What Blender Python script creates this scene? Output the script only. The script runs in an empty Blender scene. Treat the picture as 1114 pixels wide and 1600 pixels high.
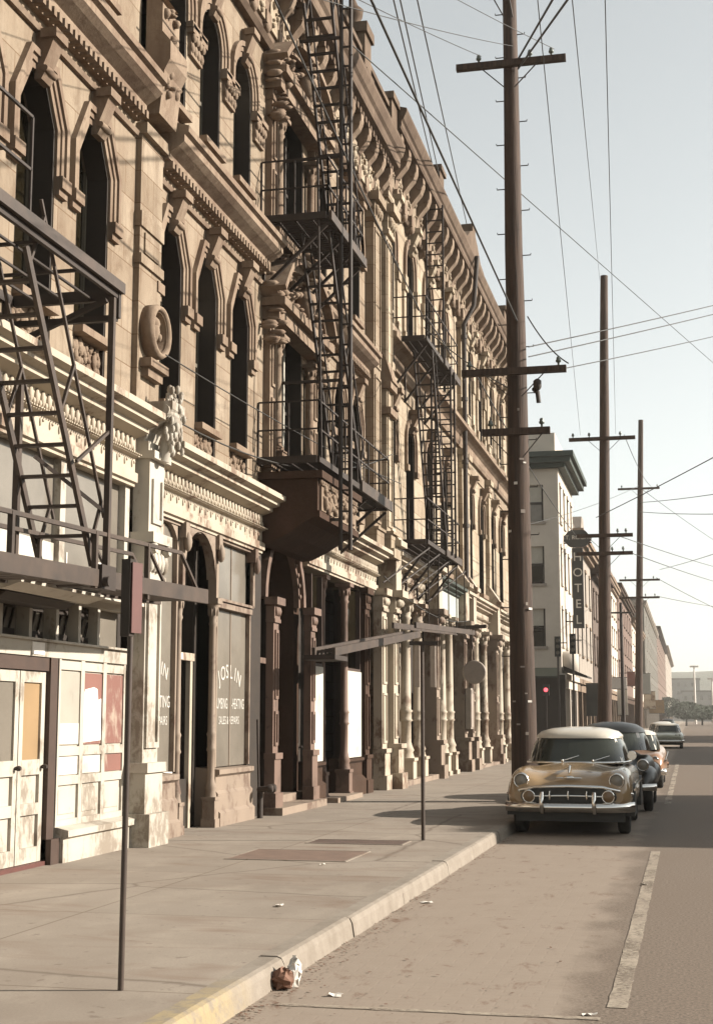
import bpy, bmesh, math, random
import numpy as np
from mathutils import Vector, Matrix, Euler
random.seed(7)
R=math.radians
scene=bpy.context.scene
# ------------------------------------------------------------------ camera
cam_d=bpy.data.cameras.new('camera'); cam=bpy.data.objects.new('camera',cam_d)
scene.collection.objects.link(cam); scene.camera=cam
cam_d.sensor_fit='VERTICAL'; cam_d.sensor_height=36.0; cam_d.lens=36.0*2230/1600
cam_d.clip_start=0.1; cam_d.clip_end=6000
cam.location=(0,0,1.72); cam.rotation_euler=(R(90+8.216),0,R(12.947))
# ------------------------------------------------------------------ light
SUN_AZ=13.0; SUN_EL=26.0      # azimuth from +X towards +Y
world=bpy.data.worlds.new('World'); scene.world=world; world.use_nodes=True
wn=world.node_tree; wn.nodes.clear()
sky=wn.nodes.new('ShaderNodeTexSky'); sky.sky_type='NISHITA'; sky.sun_disc=False
sky.sun_elevation=R(SUN_EL); sky.sun_rotation=R(90-SUN_AZ); sky.altitude=0
sky.air_density=1.0; sky.dust_density=0.7; sky.ozone_density=1.0
hs=wn.nodes.new('ShaderNodeHueSaturation'); hs.inputs['Saturation'].default_value=0.22
mx=wn.nodes.new('ShaderNodeMix'); mx.data_type='RGBA'; mx.blend_type='MULTIPLY'; mx.inputs[0].default_value=1.0
mx.inputs[7].default_value=(0.985,1.0,0.95,1)
bgn=wn.nodes.new('ShaderNodeBackground'); bgn.inputs[1].default_value=0.085
out=wn.nodes.new('ShaderNodeOutputWorld')
wn.links.new(sky.outputs[0],hs.inputs['Color']); wn.links.new(hs.outputs[0],mx.inputs[6])
wn.links.new(mx.outputs[2],bgn.inputs[0]); wn.links.new(bgn.outputs[0],out.inputs[0])
sd=bpy.data.lights.new('sun','SUN'); so=bpy.data.objects.new('sun',sd); scene.collection.objects.link(so)
sd.energy=4.9; sd.angle=R(0.6); sd.color=(1.0,0.92,0.82)
sv=Vector((math.cos(R(SUN_EL))*math.cos(R(SUN_AZ)),math.cos(R(SUN_EL))*math.sin(R(SUN_AZ)),math.sin(R(SUN_EL))))
so.rotation_euler=(-sv).to_track_quat('-Z','Y').to_euler(); so.location=(40,20,40)
scene.view_settings.view_transform='Standard'; scene.view_settings.look='None'
scene.view_settings.exposure=1.28; scene.view_settings.gamma=1.0
# ------------------------------------------------------------------ materials
MATS={}
def newmat(name):
    m=bpy.data.materials.new(name); m.use_nodes=True
    nt=m.node_tree; b=nt.nodes['Principled BSDF']; return m,nt,b
def N(nt,t,**kw):
    n=nt.nodes.new(t)
    for k,v in kw.items():
        if k in n.inputs: n.inputs[k].default_value=v
        else: setattr(n,k,v)
    return n
def mixc(nt,fac,a,b,mode='MIX'):
    n=nt.nodes.new('ShaderNodeMix'); n.data_type='RGBA'; n.blend_type=mode
    for idx,v in ((0,fac),(6,a),(7,b)):
        if isinstance(v,(int,float)): n.inputs[idx].default_value=v
        elif isinstance(v,tuple): n.inputs[idx].default_value=(*v,1) if len(v)==3 else v
        else: nt.links.new(v,n.inputs[idx])
    return n.outputs[2]
def ramp(nt,val,stops):
    n=nt.nodes.new('ShaderNodeValToRGB'); e=n.color_ramp.elements
    while len(e)<len(stops): e.new(0.5)
    for i,(p,c) in enumerate(stops):
        e[i].position=p; e[i].color=(c,c,c,1) if isinstance(c,(int,float)) else (*c,1)
    nt.links.new(val,n.inputs[0]); return n.outputs[0]
def noise(nt,vec,scale,detail=4,rough=0.6,dist=0):
    n=nt.nodes.new('ShaderNodeTexNoise'); n.inputs['Scale'].default_value=scale
    n.inputs['Detail'].default_value=detail; n.inputs['Roughness'].default_value=rough; n.inputs['Distortion'].default_value=dist
    if vec is not None: nt.links.new(vec,n.inputs['Vector'])
    return n.outputs['Fac']
def wpos(nt):
    return nt.nodes.new('ShaderNodeNewGeometry').outputs['Position']
def vscale(nt,vec,s):
    n=nt.nodes.new('ShaderNodeMapping'); n.inputs['Scale'].default_value=s; nt.links.new(vec,n.inputs['Vector']); return n.outputs[0]
def bump(nt,b,h,strength=0.4,dist=0.02):
    n=nt.nodes.new('ShaderNodeBump'); n.inputs['Strength'].default_value=strength; n.inputs['Distance'].default_value=dist
    nt.links.new(h,n.inputs['Height']); nt.links.new(n.outputs[0],b.inputs['Normal'])
def simple(name,c,rough=0.7,metal=0.0,var=0.25,vs=3.0,coat=0.0,bmp=0.0,c2=None,spec=None):
    """object-space noise variation of one colour"""
    m,nt,b=newmat(name)
    tc=nt.nodes.new('ShaderNodeTexCoord').outputs['Object']
    f=noise(nt,tc,vs,6,0.65)
    f2=ramp(nt,f,[(0.3,0.0),(0.7,1.0)])
    d=c2 if c2 else tuple(x*(1-var) for x in c)
    nt.links.new(mixc(nt,f2,c,d),b.inputs['Base Color'])
    b.inputs['Roughness'].default_value=rough; b.inputs['Metallic'].default_value=metal
    if coat: b.inputs['Coat Weight'].default_value=coat; b.inputs['Coat Roughness'].default_value=0.05
    if spec is not None: b.inputs['Specular IOR Level'].default_value=spec
    if bmp: bump(nt,b,noise(nt,tc,vs*9,4),bmp,0.01)
    MATS[name]=m; return m
def stone(name,c1,c2,mortar,bw=0.78,rh=0.44,streak=0.55,dirt=(0.115,0.078,0.052),jointw=0.008,blocks=True):
    m,nt,b=newmat(name); p=wpos(nt)
    sx=nt.nodes.new('ShaderNodeSeparateXYZ'); nt.links.new(p,sx.inputs[0])
    cb=nt.nodes.new('ShaderNodeCombineXYZ'); nt.links.new(sx.outputs[1],cb.inputs[0]); nt.links.new(sx.outputs[2],cb.inputs[1])
    big=noise(nt,p,0.9,5,0.6); fine=noise(nt,p,14,6,0.7)
    col=mixc(nt,ramp(nt,big,[(0.35,0),(0.65,1)]),c1,c2)
    br=None
    if blocks:
        br=nt.nodes.new('ShaderNodeTexBrick'); br.inputs['Scale'].default_value=1.0
        br.inputs['Brick Width'].default_value=bw; br.inputs['Row Height'].default_value=rh
        br.inputs['Mortar Size'].default_value=jointw; br.inputs['Mortar Smooth'].default_value=0.3
        br.inputs['Color1'].default_value=(1,1,1,1); br.inputs['Color2'].default_value=(0.74,0.71,0.68,1); br.inputs['Mortar'].default_value=(*mortar,1)
        nt.links.new(cb.outputs[0],br.inputs['Vector'])
        col=mixc(nt,1.0,col,br.outputs['Color'],'MULTIPLY')
    st=noise(nt,vscale(nt,p,(5,5,0.35)),1.0,5,0.7)
    sf=ramp(nt,st,[(0.47,0),(0.72,streak)])
    col=mixc(nt,sf,col,dirt)
    soot=noise(nt,vscale(nt,p,(1,1,0.7)),2.3,7,0.75,0.7)
    col=mixc(nt,ramp(nt,soot,[(0.52,0),(0.68,0.65)]),col,tuple(x*1.15 for x in dirt))
    col=mixc(nt,ramp(nt,fine,[(0.45,0),(0.8,0.35)]),col,tuple(x*0.55 for x in c1))
    nt.links.new(col,b.inputs['Base Color']); b.inputs['Roughness'].default_value=0.9; b.inputs['Specular IOR Level'].default_value=0.2
    h=fine
    if br is not None:
        mm=nt.nodes.new('ShaderNodeMath'); mm.operation='SUBTRACT'; nt.links.new(fine,mm.inputs[0]); nt.links.new(br.outputs['Fac'],mm.inputs[1]); h=mm.outputs[0]
    bump(nt,b,h,0.35,0.02)
    MATS[name]=m; return m
stone('sandstone',(0.33,0.278,0.216),(0.265,0.21,0.157),(0.48,0.38,0.30))
stone('sandstone_trim',(0.27,0.212,0.160),(0.18,0.13,0.096),(0.6,0.5,0.4),blocks=False,streak=0.7,dirt=(0.10,0.062,0.042))
stone('pale_stone',(0.44,0.385,0.305),(0.37,0.31,0.238),(0.5,0.4,0.3),streak=0.4)
stone('weathered_cornice',(0.165,0.122,0.09),(0.095,0.065,0.046),(.5,.4,.4),blocks=False,streak=0.6,dirt=(0.06,0.038,0.026))
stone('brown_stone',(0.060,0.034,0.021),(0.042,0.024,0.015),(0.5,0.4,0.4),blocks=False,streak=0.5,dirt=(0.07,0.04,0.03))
def peel(name,c,under,amt=0.5,scale=5.0):
    m,nt,b=newmat(name); p=wpos(nt)
    f=noise(nt,vscale(nt,p,(1,1,0.55)),scale,8,0.72,0.4); g=noise(nt,p,1.3,3,0.5)
    a=nt.nodes.new('ShaderNodeMath'); a.operation='MULTIPLY'; nt.links.new(f,a.inputs[0]); nt.links.new(g,a.inputs[1])
    mask=ramp(nt,a.outputs[0],[(0.32-0.06*amt,0),(0.40-0.06*amt,1)])
    c0=mixc(nt,ramp(nt,g,[(0.35,0),(0.7,1)]),c,tuple(x*0.8 for x in c))
    nt.links.new(mixc(nt,mask,c0,under),b.inputs['Base Color']); b.inputs['Roughness'].default_value=0.75
    bump(nt,b,f,0.3,0.008); MATS[name]=m; return m
peel('white_paint',(0.46,0.43,0.375),(0.23,0.195,0.155),0.95,9.0)
peel('cream_iron',(0.42,0.365,0.29),(0.17,0.112,0.075),1.0,7)
peel('tan_iron',(0.25,0.195,0.15),(0.115,0.072,0.05),1.0,7)
peel('white_board',(0.58,0.555,0.50),(0.38,0.345,0.29),0.2,3)
peel('red_board',(0.21,0.095,0.075),(0.33,0.26,0.21),0.7,4)
peel('ochre_board',(0.28,0.185,0.09),(0.22,0.15,0.085),0.6,3)
peel('grey_board',(0.34,0.32,0.275),(0.22,0.2,0.17),0.6,3)
peel('pink_iron',(0.165,0.105,0.078),(0.085,0.052,0.037),0.8,6)
simple('black_iron',(0.028,0.016,0.009),0.7,0,0.3,6)
simple('worn_iron',(0.066,0.043,0.029),0.65,0,0.6,3)
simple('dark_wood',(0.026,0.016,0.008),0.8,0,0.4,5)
simple('green_paint',(0.020,0.024,0.013),0.6,0,0.4,3)
simple('brown_paint',(0.062,0.034,0.022),0.7,0,0.4,3)
simple('dark_glass',(0.014,0.011,0.006),0.10,0,0.4,1.5,spec=0.3)
simple('dusty_glass',(0.21,0.19,0.162),0.22,0,0.34,0.8,spec=0.45)
simple('letter_white',(0.8,0.78,0.74),0.7,0,0.1,8)
simple('letter_grey',(0.55,0.53,0.49),0.7,0,0.1,8)
simple('sash_paint',(0.13,0.115,0.085),0.7,0,0.3,4)
simple('blind',(0.42,0.40,0.35),0.8,0,0.2,2)
simple('red_paint',(0.115,0.040,0.032),0.6,0,0.3,5)
simple('sign_grey',(0.34,0.29,0.25),0.6,0,0.25,5)
simple('sign_black',(0.02,0.02,0.016),0.5,0,0.3,3)
simple('roofing',(0.08,0.07,0.06),0.9,0,0.3,1)
simple('board_blank',(0.44,0.47,0.44),0.6,0,0.2,1)
simple('paper',(0.72,0.69,0.64),0.8,0,0.15,20)
simple('leaf',(0.16,0.085,0.05),0.9,0,0.4,30)
simple('bag_brown',(0.20,0.10,0.06),0.8,0,0.3,20)
simple('tan_paint',(0.31,0.215,0.115),0.22,0,0.08,1.5,coat=0.6)
simple('cream_paint',(0.58,0.55,0.48),0.3,0,0.06,1.5,coat=0.6)
simple('navy_paint',(0.006,0.006,0.004),0.4,0,0.1,1.5,coat=0.12)
simple('pale_green_paint',(0.42,0.45,0.38),0.3,0,0.08,1.5,coat=0.6)
simple('copper_paint',(0.30,0.17,0.10),0.3,0,0.08,1.5,coat=0.6)
simple('grey_car_paint',(0.20,0.21,0.20),0.3,0,0.08,1.5,coat=0.6)
simple('chrome',(0.72,0.70,0.66),0.13,1.0,0.15,4)
simple('tyre',(0.02,0.018,0.015),0.85,0,0.3,6)
simple('car_glass',(0.035,0.04,0.032),0.05,0,0.3,1.0)
simple('lamp_glass',(0.24,0.225,0.195),0.06,0,0.1,9)
simple('amber_glass',(0.20,0.13,0.07),0.2,0,0.1,9)
simple('tail_red',(0.35,0.03,0.02),0.25,0,0.1,9)
simple('insulator_glass',(0.10,0.12,0.10),0.3,0,0.2,20)
simple('rust_plate',(0.175,0.115,0.085),0.85,0,0.35,4)
simple('rust_dark',(0.10,0.06,0.043),0.85,0,0.4,6)
simple('wire_black',(0.03,0.028,0.024),0.6,0,0.1,1)
simple('copper_green',(0.028,0.042,0.030),0.7,0,0.35,1)
simple('grey_brick',(0.33,0.29,0.25),0.9,0,0.3,0.8,bmp=0.2)
simple('red_brick',(0.15,0.095,0.072),0.9,0,0.3,0.8,bmp=0.2)
simple('dark_brick',(0.12,0.085,0.065),0.9,0,0.3,0.8,bmp=0.2)
simple('cream_stucco',(0.54,0.49,0.43),0.9,0,0.2,0.6,bmp=0.1)
simple('slate_wall',(0.12,0.112,0.095),0.9,0,0.25,0.6)
simple('far_wall',(0.17,0.175,0.17),0.9,0,0.2,0.05)
simple('hill_green',(0.07,0.085,0.06),0.95,0,0.5,0.02,c2=(0.12,0.12,0.10))
simple('tree_green',(0.035,0.05,0.03),0.95,0,0.4,0.5)
def glow(name,c,s):
    m,nt,b=newmat(name); b.inputs['Base Color'].default_value=(*c,1); b.inputs['Emission Color'].default_value=(*c,1); b.inputs['Emission Strength'].default_value=s
    MATS[name]=m
glow('red_lamp',(0.9,0.08,0.10),1.2)
def wood_pole():
    m,nt,b=newmat('pole_wood'); tc=nt.nodes.new('ShaderNodeTexCoord').outputs['Object']
    f=noise(nt,vscale(nt,tc,(9,9,0.5)),2.0,6,0.65)
    g=noise(nt,tc,0.7,3,0.5)
    c=mixc(nt,ramp(nt,f,[(0.35,0),(0.65,1)]),(0.072,0.040,0.024),(0.030,0.017,0.010))
    c=mixc(nt,ramp(nt,g,[(0.5,0),(0.75,0.5)]),c,(0.085,0.054,0.034))
    nt.links.new(c,b.inputs['Base Color']); b.inputs['Roughness'].default_value=0.85
    bump(nt,b,f,0.6,0.03); MATS['pole_wood']=m
wood_pole()
def concrete():
    m,nt,b=newmat('sidewalk_concrete'); p=wpos(nt)
    big=noise(nt,p,0.45,5,0.6,0.6); mid=noise(nt,vscale(nt,p,(1.0,0.5,1)),2.2,6,0.65); fine=noise(nt,p,60,3,0.6)
    c=mixc(nt,ramp(nt,big,[(0.32,0),(0.68,1)]),(0.30,0.265,0.225),(0.238,0.204,0.170))
    c=mixc(nt,ramp(nt,mid,[(0.5,0),(0.8,0.6)]),c,(0.385,0.345,0.29))
    vo=nt.nodes.new('ShaderNodeTexVoronoi'); vo.feature='DISTANCE_TO_EDGE'; vo.inputs['Scale'].default_value=0.33
    wv=nt.nodes.new('ShaderNodeMix'); wv.data_type='VECTOR'; wv.inputs[0].default_value=0.12
    nz=nt.nodes.new('ShaderNodeTexNoise'); nz.inputs['Scale'].default_value=2.2; nz.inputs['Detail'].default_value=6; nt.links.new(p,nz.inputs['Vector'])
    nt.links.new(p,wv.inputs[4]); nt.links.new(nz.outputs['Color'],wv.inputs[5]); nt.links.new(wv.outputs[1],vo.inputs['Vector'])
    c=mixc(nt,ramp(nt,vo.outputs['Distance'],[(0.0,0.75),(0.010,0.0)]),c,(0.11,0.085,0.065))
    sp=noise(nt,p,9,3,0.5); c=mixc(nt,ramp(nt,sp,[(0.66,0),(0.72,0.6)]),c,(0.13,0.10,0.08))
    st=noise(nt,vscale(nt,p,(0.55,1.6,1)),1.1,4,0.6,0.8)
    c=mixc(nt,ramp(nt,st,[(0.54,0),(0.70,0.6)]),c,(0.185,0.128,0.095))
    c=mixc(nt,ramp(nt,fine,[(0.4,0),(0.9,0.5)]),c,(0.15,0.12,0.10))
    br=nt.nodes.new('ShaderNodeTexBrick'); br.offset=0.0; br.inputs['Scale'].default_value=1.0
    br.inputs['Brick Width'].default_value=2.08; br.inputs['Row Height'].default_value=3.1; br.inputs['Mortar Size'].default_value=0.011
    br.inputs['Mortar Smooth'].default_value=0.4
    br.inputs['Color1'].default_value=(1,1,1,1); br.inputs['Color2'].default_value=(0.9,0.9,0.9,1); br.inputs['Mortar'].default_value=(0.5,0.44,0.38,1)
    mp=nt.nodes.new('ShaderNodeMapping'); mp.inputs['Location'].default_value=(0.7,1.2,0); nt.links.new(p,mp.inputs['Vector']); nt.links.new(mp.outputs[0],br.inputs['Vector'])
    c=mixc(nt,0.8,c,br.outputs['Color'],'MULTIPLY')
    nt.links.new(c,b.inputs['Base Color']); b.inputs['Roughness'].default_value=0.85; b.inputs['Specular IOR Level'].default_value=0.25
    bump(nt,b,fine,0.15,0.004); MATS['sidewalk_concrete']=m
    m,nt,b=newmat('kerb_stone'); p=wpos(nt)
    f=noise(nt,p,3.0,6,0.7); fine=noise(nt,p,40,4,0.7)
    c=mixc(nt,ramp(nt,f,[(0.35,0),(0.65,1)]),(0.265,0.235,0.198),(0.19,0.162,0.13))
    sx=nt.nodes.new('ShaderNodeSeparateXYZ'); nt.links.new(p,sx.inputs[0])
    # worn yellow kerb paint near the corner of the loading zone
    yr=ramp(nt,sx.outputs[1],[(0.0,0),(1.0,1)])
    mr=nt.nodes.new('ShaderNodeMapRange'); mr.inputs[1].default_value=8.0; mr.inputs[2].default_value=8.75; mr.inputs[3].default_value=1; mr.inputs[4].default_value=0
    nt.links.new(sx.outputs[1],mr.inputs[0])
    mm=nt.nodes.new('ShaderNodeMath'); mm.operation='MULTIPLY'; nt.links.new(mr.outputs[0],mm.inputs[0])
    nt.links.new(ramp(nt,noise(nt,p,7,6,0.7),[(0.38,0.1),(0.55,0.85)]),mm.inputs[1])
    c=mixc(nt,mm.outputs[0],c,(0.33,0.265,0.145))
    c=mixc(nt,ramp(nt,fine,[(0.45,0),(0.85,0.5)]),c,(0.16,0.13,0.10))
    nt.links.new(c,b.inputs['Base Color']); b.inputs['Roughness'].default_value=0.85; bump(nt,b,fine,0.3,0.01); MATS['kerb_stone']=m
concrete()
def road():
    m,nt,b=newmat('road_surface'); p=wpos(nt)
    sx=nt.nodes.new('ShaderNodeSeparateXYZ'); nt.links.new(p,sx.inputs[0])
    # stone sett lane beside the kerb
    br=nt.nodes.new('ShaderNodeTexBrick'); br.inputs['Scale'].default_value=1.0; br.inputs['Brick Width'].default_value=0.24; br.inputs['Row Height'].default_value=0.105
    br.inputs['Mortar Size'].default_value=0.010; br.inputs['Mortar Smooth'].default_value=0.6
    br.inputs['Color1'].default_value=(0.27,0.225,0.185,1); br.inputs['Color2'].default_value=(0.25,0.208,0.17,1); br.inputs['Mortar'].default_value=(0.222,0.172,0.132,1)
    nt.links.new(p,br.inputs['Vector'])
    w=noise(nt,p,0.8,5,0.65,0.5)
    dirt=mixc(nt,noise(nt,p,3,5,0.7),(0.285,0.243,0.203),(0.235,0.193,0.157))
    setts=mixc(nt,ramp(nt,w,[(0.28,0.6),(0.50,0.98)]),br.outputs['Color'],dirt)
    dd=noise(nt,vscale(nt,p,(1.6,0.9,1)),2.6,7,0.72,0.5)
    setts=mixc(nt,ramp(nt,dd,[(0.57,0),(0.68,0.8)]),setts,(0.145,0.088,0.060))
    # asphalt carriageway
    af=noise(nt,p,45,4,0.75); ag=noise(nt,vscale(nt,p,(1,0.25,1)),1.0,5,0.6)
    asp=mixc(nt,ramp(nt,af,[(0.38,0),(0.66,1)]),(0.09,0.071,0.056),(0.26,0.213,0.172))
    asp=mixc(nt,ramp(nt,ag,[(0.4,0),(0.7,0.6)]),asp,(0.155,0.122,0.095))
    # worn border between both
    ed=noise(nt,vscale(nt,p,(1,0.7,1)),1.4,6,0.7)
    a=nt.nodes.new('ShaderNodeMath'); a.operation='MULTIPLY_ADD'; a.inputs[1].default_value=0.9; nt.links.new(ed,a.inputs[0]); nt.links.new(sx.outputs[0],a.inputs[2])
    mr=nt.nodes.new('ShaderNodeMapRange'); mr.inputs[1].default_value=-0.42; mr.inputs[2].default_value=-0.18; nt.links.new(a.outputs[0],mr.inputs[0])
    c=mixc(nt,mr.outputs[0],setts,asp)
    nt.links.new(c,b.inputs['Base Color']); b.inputs['Roughness'].default_value=0.8; b.inputs['Specular IOR Level'].default_value=0.25
    h=mixc(nt,mr.outputs[0],mixc(nt,0.78,br.outputs['Fac'],dd),af)
    inv=nt.nodes.new('ShaderNodeInvert'); nt.links.new(h,inv.inputs[1])
    bump(nt,b,inv.outputs[0],0.3,0.008); MATS['road_surface']=m
    # worn road paint: broken so the road shows through
    m,nt,b=newmat('road_paint'); p=wpos(nt)
    f=noise(nt,p,18,6,0.75); g=noise(nt,p,1.6,3,0.6)
    c=mixc(nt,ramp(nt,f,[(0.42,0),(0.62,1)]),(0.37,0.325,0.26),(0.235,0.195,0.155))
    c=mixc(nt,ramp(nt,g,[(0.4,0),(0.7,0.5)]),c,(0.19,0.15,0.118))
    nt.links.new(c,b.inputs['Base Color']); b.inputs['Roughness'].default_value=0.8
    w=noise(nt,p,26,7,0.8); w2=noise(nt,vscale(nt,p,(1,.4,1)),3.0,4,0.6); ad=nt.nodes.new('ShaderNodeMath'); ad.operation='ADD'; nt.links.new(w,ad.inputs[0]); nt.links.new(w2,ad.inputs[1])
    nt.links.new(ramp(nt,ad.outputs[0],[(0.0,0.9),(0.98,0.85),(1.0,0.75)]),b.inputs['Alpha'])
    mr=nt.nodes.new('ShaderNodeMapRange'); mr.inputs[1].default_value=0.98; mr.inputs[2].default_value=1.25; mr.inputs[3].default_value=0.95; mr.inputs[4].default_value=0.2; nt.links.new(ad.outputs[0],mr.inputs[0]); nt.links.new(mr.outputs[0],b.inputs['Alpha'])
    MATS['road_paint']=m
    simple('ground_far',(0.13,0.115,0.09),0.95,0,0.3,0.05)
road()
# ------------------------------------------------------------------ mesh helpers
ORG={}
class M:
    def __init__(s): s.v=[]; s.f=[]; s.sm=[]
    def add(s,vs,fs,smooth=False):
        o=len(s.v); s.v+= [tuple(v) for v in vs]; s.f+=[tuple(i+o for i in f) for f in fs]; s.sm+=[smooth]*len(fs); return s
    def box(s,x0,x1,y0,y1,z0,z1):
        x0,x1=sorted((x0,x1)); y0,y1=sorted((y0,y1)); z0,z1=sorted((z0,z1))
        return s.add([(x0,y0,z0),(x1,y0,z0),(x1,y1,z0),(x0,y1,z0),(x0,y0,z1),(x1,y0,z1),(x1,y1,z1),(x0,y1,z1)],
            [(0,3,2,1),(4,5,6,7),(0,1,5,4),(1,2,6,5),(2,3,7,6),(3,0,4,7)])
    def bar(s,p,q,w,h=None):
        h=h or w; p=Vector(p); q=Vector(q); d=(q-p).normalized()
        u=Vector((0,0,1)).cross(d)
        if u.length<1e-4: u=Vector((1,0,0))
        u.normalize(); t=d.cross(u); vs=[]
        for c in (p,q):
            for a,b in ((-1,-1),(1,-1),(1,1),(-1,1)): vs.append(c+u*a*w/2+t*b*h/2)
        return s.add(vs,[(0,3,2,1),(4,5,6,7),(0,1,5,4),(1,2,6,5),(2,3,7,6),(3,0,4,7)])
    def tube(s,pts,r,n=8,cap=True):
        pts=[Vector(p) for p in pts]; rs=r if isinstance(r,(list,tuple)) else [r]*len(pts); vs=[]; prev=None
        for i,p in enumerate(pts):
            d=(pts[min(i+1,len(pts)-1)]-pts[max(i-1,0)]).normalized()
            u=(Vector((0,0,1)) if abs(d.z)<0.95 else Vector((1,0,0))).cross(d).normalized() if prev is None else (prev-d*prev.dot(d)).normalized()
            prev=u; t=d.cross(u)
            for k in range(n):
                a=2*math.pi*k/n; vs.append(p+u*math.cos(a)*rs[i]+t*math.sin(a)*rs[i])
        fs=[(i*n+k,i*n+(k+1)%n,(i+1)*n+(k+1)%n,(i+1)*n+k) for i in range(len(pts)-1) for k in range(n)]
        s.add(vs,fs,True)
        if cap: s.add(vs[:n],[tuple(range(n))[::-1]]); s.add(vs[-n:],[tuple(range(n))])
        return s
    def lathe(s,prof,c,n=16,axis='Z'):
        """prof: (radius, height) list"""
        vs=[]
        for r_,h in prof:
            for k in range(n):
                a=2*math.pi*k/n; x,y=r_*math.cos(a),r_*math.sin(a)
                if axis=='Z': vs.append((c[0]+x,c[1]+y,c[2]+h))
                elif axis=='Y': vs.append((c[0]+x,c[1]+h,c[2]+y))
                else: vs.append((c[0]+h,c[1]+x,c[2]+y))
        fs=[(i*n+k,i*n+(k+1)%n,(i+1)*n+(k+1)%n,(i+1)*n+k) for i in range(len(prof)-1) for k in range(n)]
        s.add(vs,fs,True); s.add(vs[:n],[tuple(range(n))]); s.add(vs[-n:],[tuple(range(n))]); return s
    def ball(s,c,rx,ry,rz,n=10,m=6):
        vs=[]
        for i in range(m+1):
            t=math.pi*i/m
            for k in range(n):
                a=2*math.pi*k/n; vs.append((c[0]+rx*math.sin(t)*math.cos(a),c[1]+ry*math.sin(t)*math.sin(a),c[2]+rz*math.cos(t)))
        return s.add(vs,[(i*n+k,i*n+(k+1)%n,(i+1)*n+(k+1)%n,(i+1)*n+k) for i in range(m) for k in range(n)],True)
    def prism(s,poly,fn,a,b,smooth=False):
        """poly 2D list, fn(u,v,w)->xyz, extruded w from a to b"""
        n=len(poly); vs=[fn(u,v,a) for u,v in poly]+[fn(u,v,b) for u,v in poly]
        s.add(vs,[(i,(i+1)%n,n+(i+1)%n,n+i) for i in range(n)],smooth)
        s.add(vs,[tuple(range(n))[::-1],tuple(range(n,2*n))]); return s
    def loft(s,secs,closed=True,cap=True,smooth=True):
        n=len(secs[0]); vs=[p for sec in secs for p in sec]; fs=[]
        for i in range(len(secs)-1):
            for k in range(n if closed else n-1):
                fs.append((i*n+k,i*n+(k+1)%n,(i+1)*n+(k+1)%n,(i+1)*n+k))
        s.add(vs,fs,smooth)
        if cap: s.add(secs[0],[tuple(range(n))[::-1]],smooth); s.add(secs[-1],[tuple(range(n))],smooth)
        return s
    def pieces(s):
        n=len(s.v); p=list(range(n))
        def fd(i):
            while p[i]!=i: p[i]=p[p[i]]; i=p[i]
            return i
        for f in s.f:
            a=fd(f[0])
            for i in f[1:]: p[fd(i)]=a
        used=sorted({fd(i) for f in s.f for i in f}); idx={r_:k for k,r_ in enumerate(used)}; k=len(used)
        isl=np.array([idx.get(fd(i),-1) for i in range(n)]); pts=np.array(s.v,dtype=float)
        if k<2 or k>900: return None
        lo=np.full((k,3),np.inf); hi=np.full((k,3),-np.inf); ok=isl>=0
        np.minimum.at(lo,isl[ok],pts[ok]); np.maximum.at(hi,isl[ok],pts[ok]); size=(hi-lo).max(axis=1)
        gap=np.maximum(0,np.maximum(lo[:,None]-hi[None],lo[None]-hi[:,None]))
        near=np.sqrt((gap**2).sum(2))<=np.maximum(.019,.49*np.maximum(size[:,None],size[None]))
        q=list(range(k))
        def f2(i):
            while q[i]!=i: q[i]=q[q[i]]; i=q[i]
            return i
        for a,b in zip(*np.nonzero(np.triu(near,1))): q[f2(a)]=f2(b)
        g=[f2(i) for i in range(k)]; gs=sorted(set(g))
        if len(gs)<2: return None
        out=[]
        for r_ in gs:
            m=M(); mp={}
            for f,sm in zip(s.f,s.sm):
                if g[isl[f[0]]]==r_:
                    for i in f:
                        if i not in mp: mp[i]=len(m.v); m.v.append(s.v[i])
                    m.f.append(tuple(mp[i] for i in f)); m.sm.append(sm)
            out.append(m)
        return out
    def build(s,name,mat,parent=None,org=None,subsurf=0,merge=False,recalc=True):
        if parent is not None and name not in ('crown','wall'):
            ps=s.pieces()
            if ps:
                r_=[m.build(name,mat,parent,org,subsurf,merge,recalc) for m in ps]
                return r_[0]
        po=ORG.get(parent.name,Vector((0,0,0))) if parent else Vector((0,0,0))
        org=Vector(org) if org is not None else po.copy()
        me=bpy.data.meshes.new(name); me.from_pydata([Vector(v)-org for v in s.v],[],s.f)
        for p,q in zip(me.polygons,s.sm): p.use_smooth=q
        if merge or recalc:
            bm=bmesh.new(); bm.from_mesh(me)
            if merge: bmesh.ops.remove_doubles(bm,verts=bm.verts,dist=1e-4)
            if recalc: bmesh.ops.recalc_face_normals(bm,faces=bm.faces)
            bm.to_mesh(me); bm.free()
        me.materials.append(MATS[mat])
        o=bpy.data.objects.new(name,me); scene.collection.objects.link(o)
        if parent: o.parent=parent
        o.location=org-po; ORG[o.name]=org
        if subsurf:
            md=o.modifiers.new('smooth','SUBSURF'); md.levels=subsurf; md.render_levels=subsurf
        return o
def tag(o,label,cat,group=None):
    o['label']=label; o['category']=cat
    if group: o['group']=group
    return o
def thing(name,label,cat,loc,group=None,rz=0):
    o=bpy.data.objects.new(name,None); scene.collection.objects.link(o); o.location=loc; o.rotation_euler=(0,0,rz)
    o.empty_display_size=0.3
    ORG[o.name]=Vector(loc); return tag(o,label,cat,group)
def struct(o): o['kind']='structure'; return o
def cp(o,parent,loc):
    """copy a part and its sub-parts to world loc (no rotation in the parent)"""
    c=o.copy(); scene.collection.objects.link(c); c.parent=parent
    c.location=Vector(loc)-(ORG[parent.name] if parent else Vector((0,0,0))); ORG[c.name]=Vector(loc)
    for ch in o.children:
        k=ch.copy(); scene.collection.objects.link(k); k.parent=c
    return c
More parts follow.
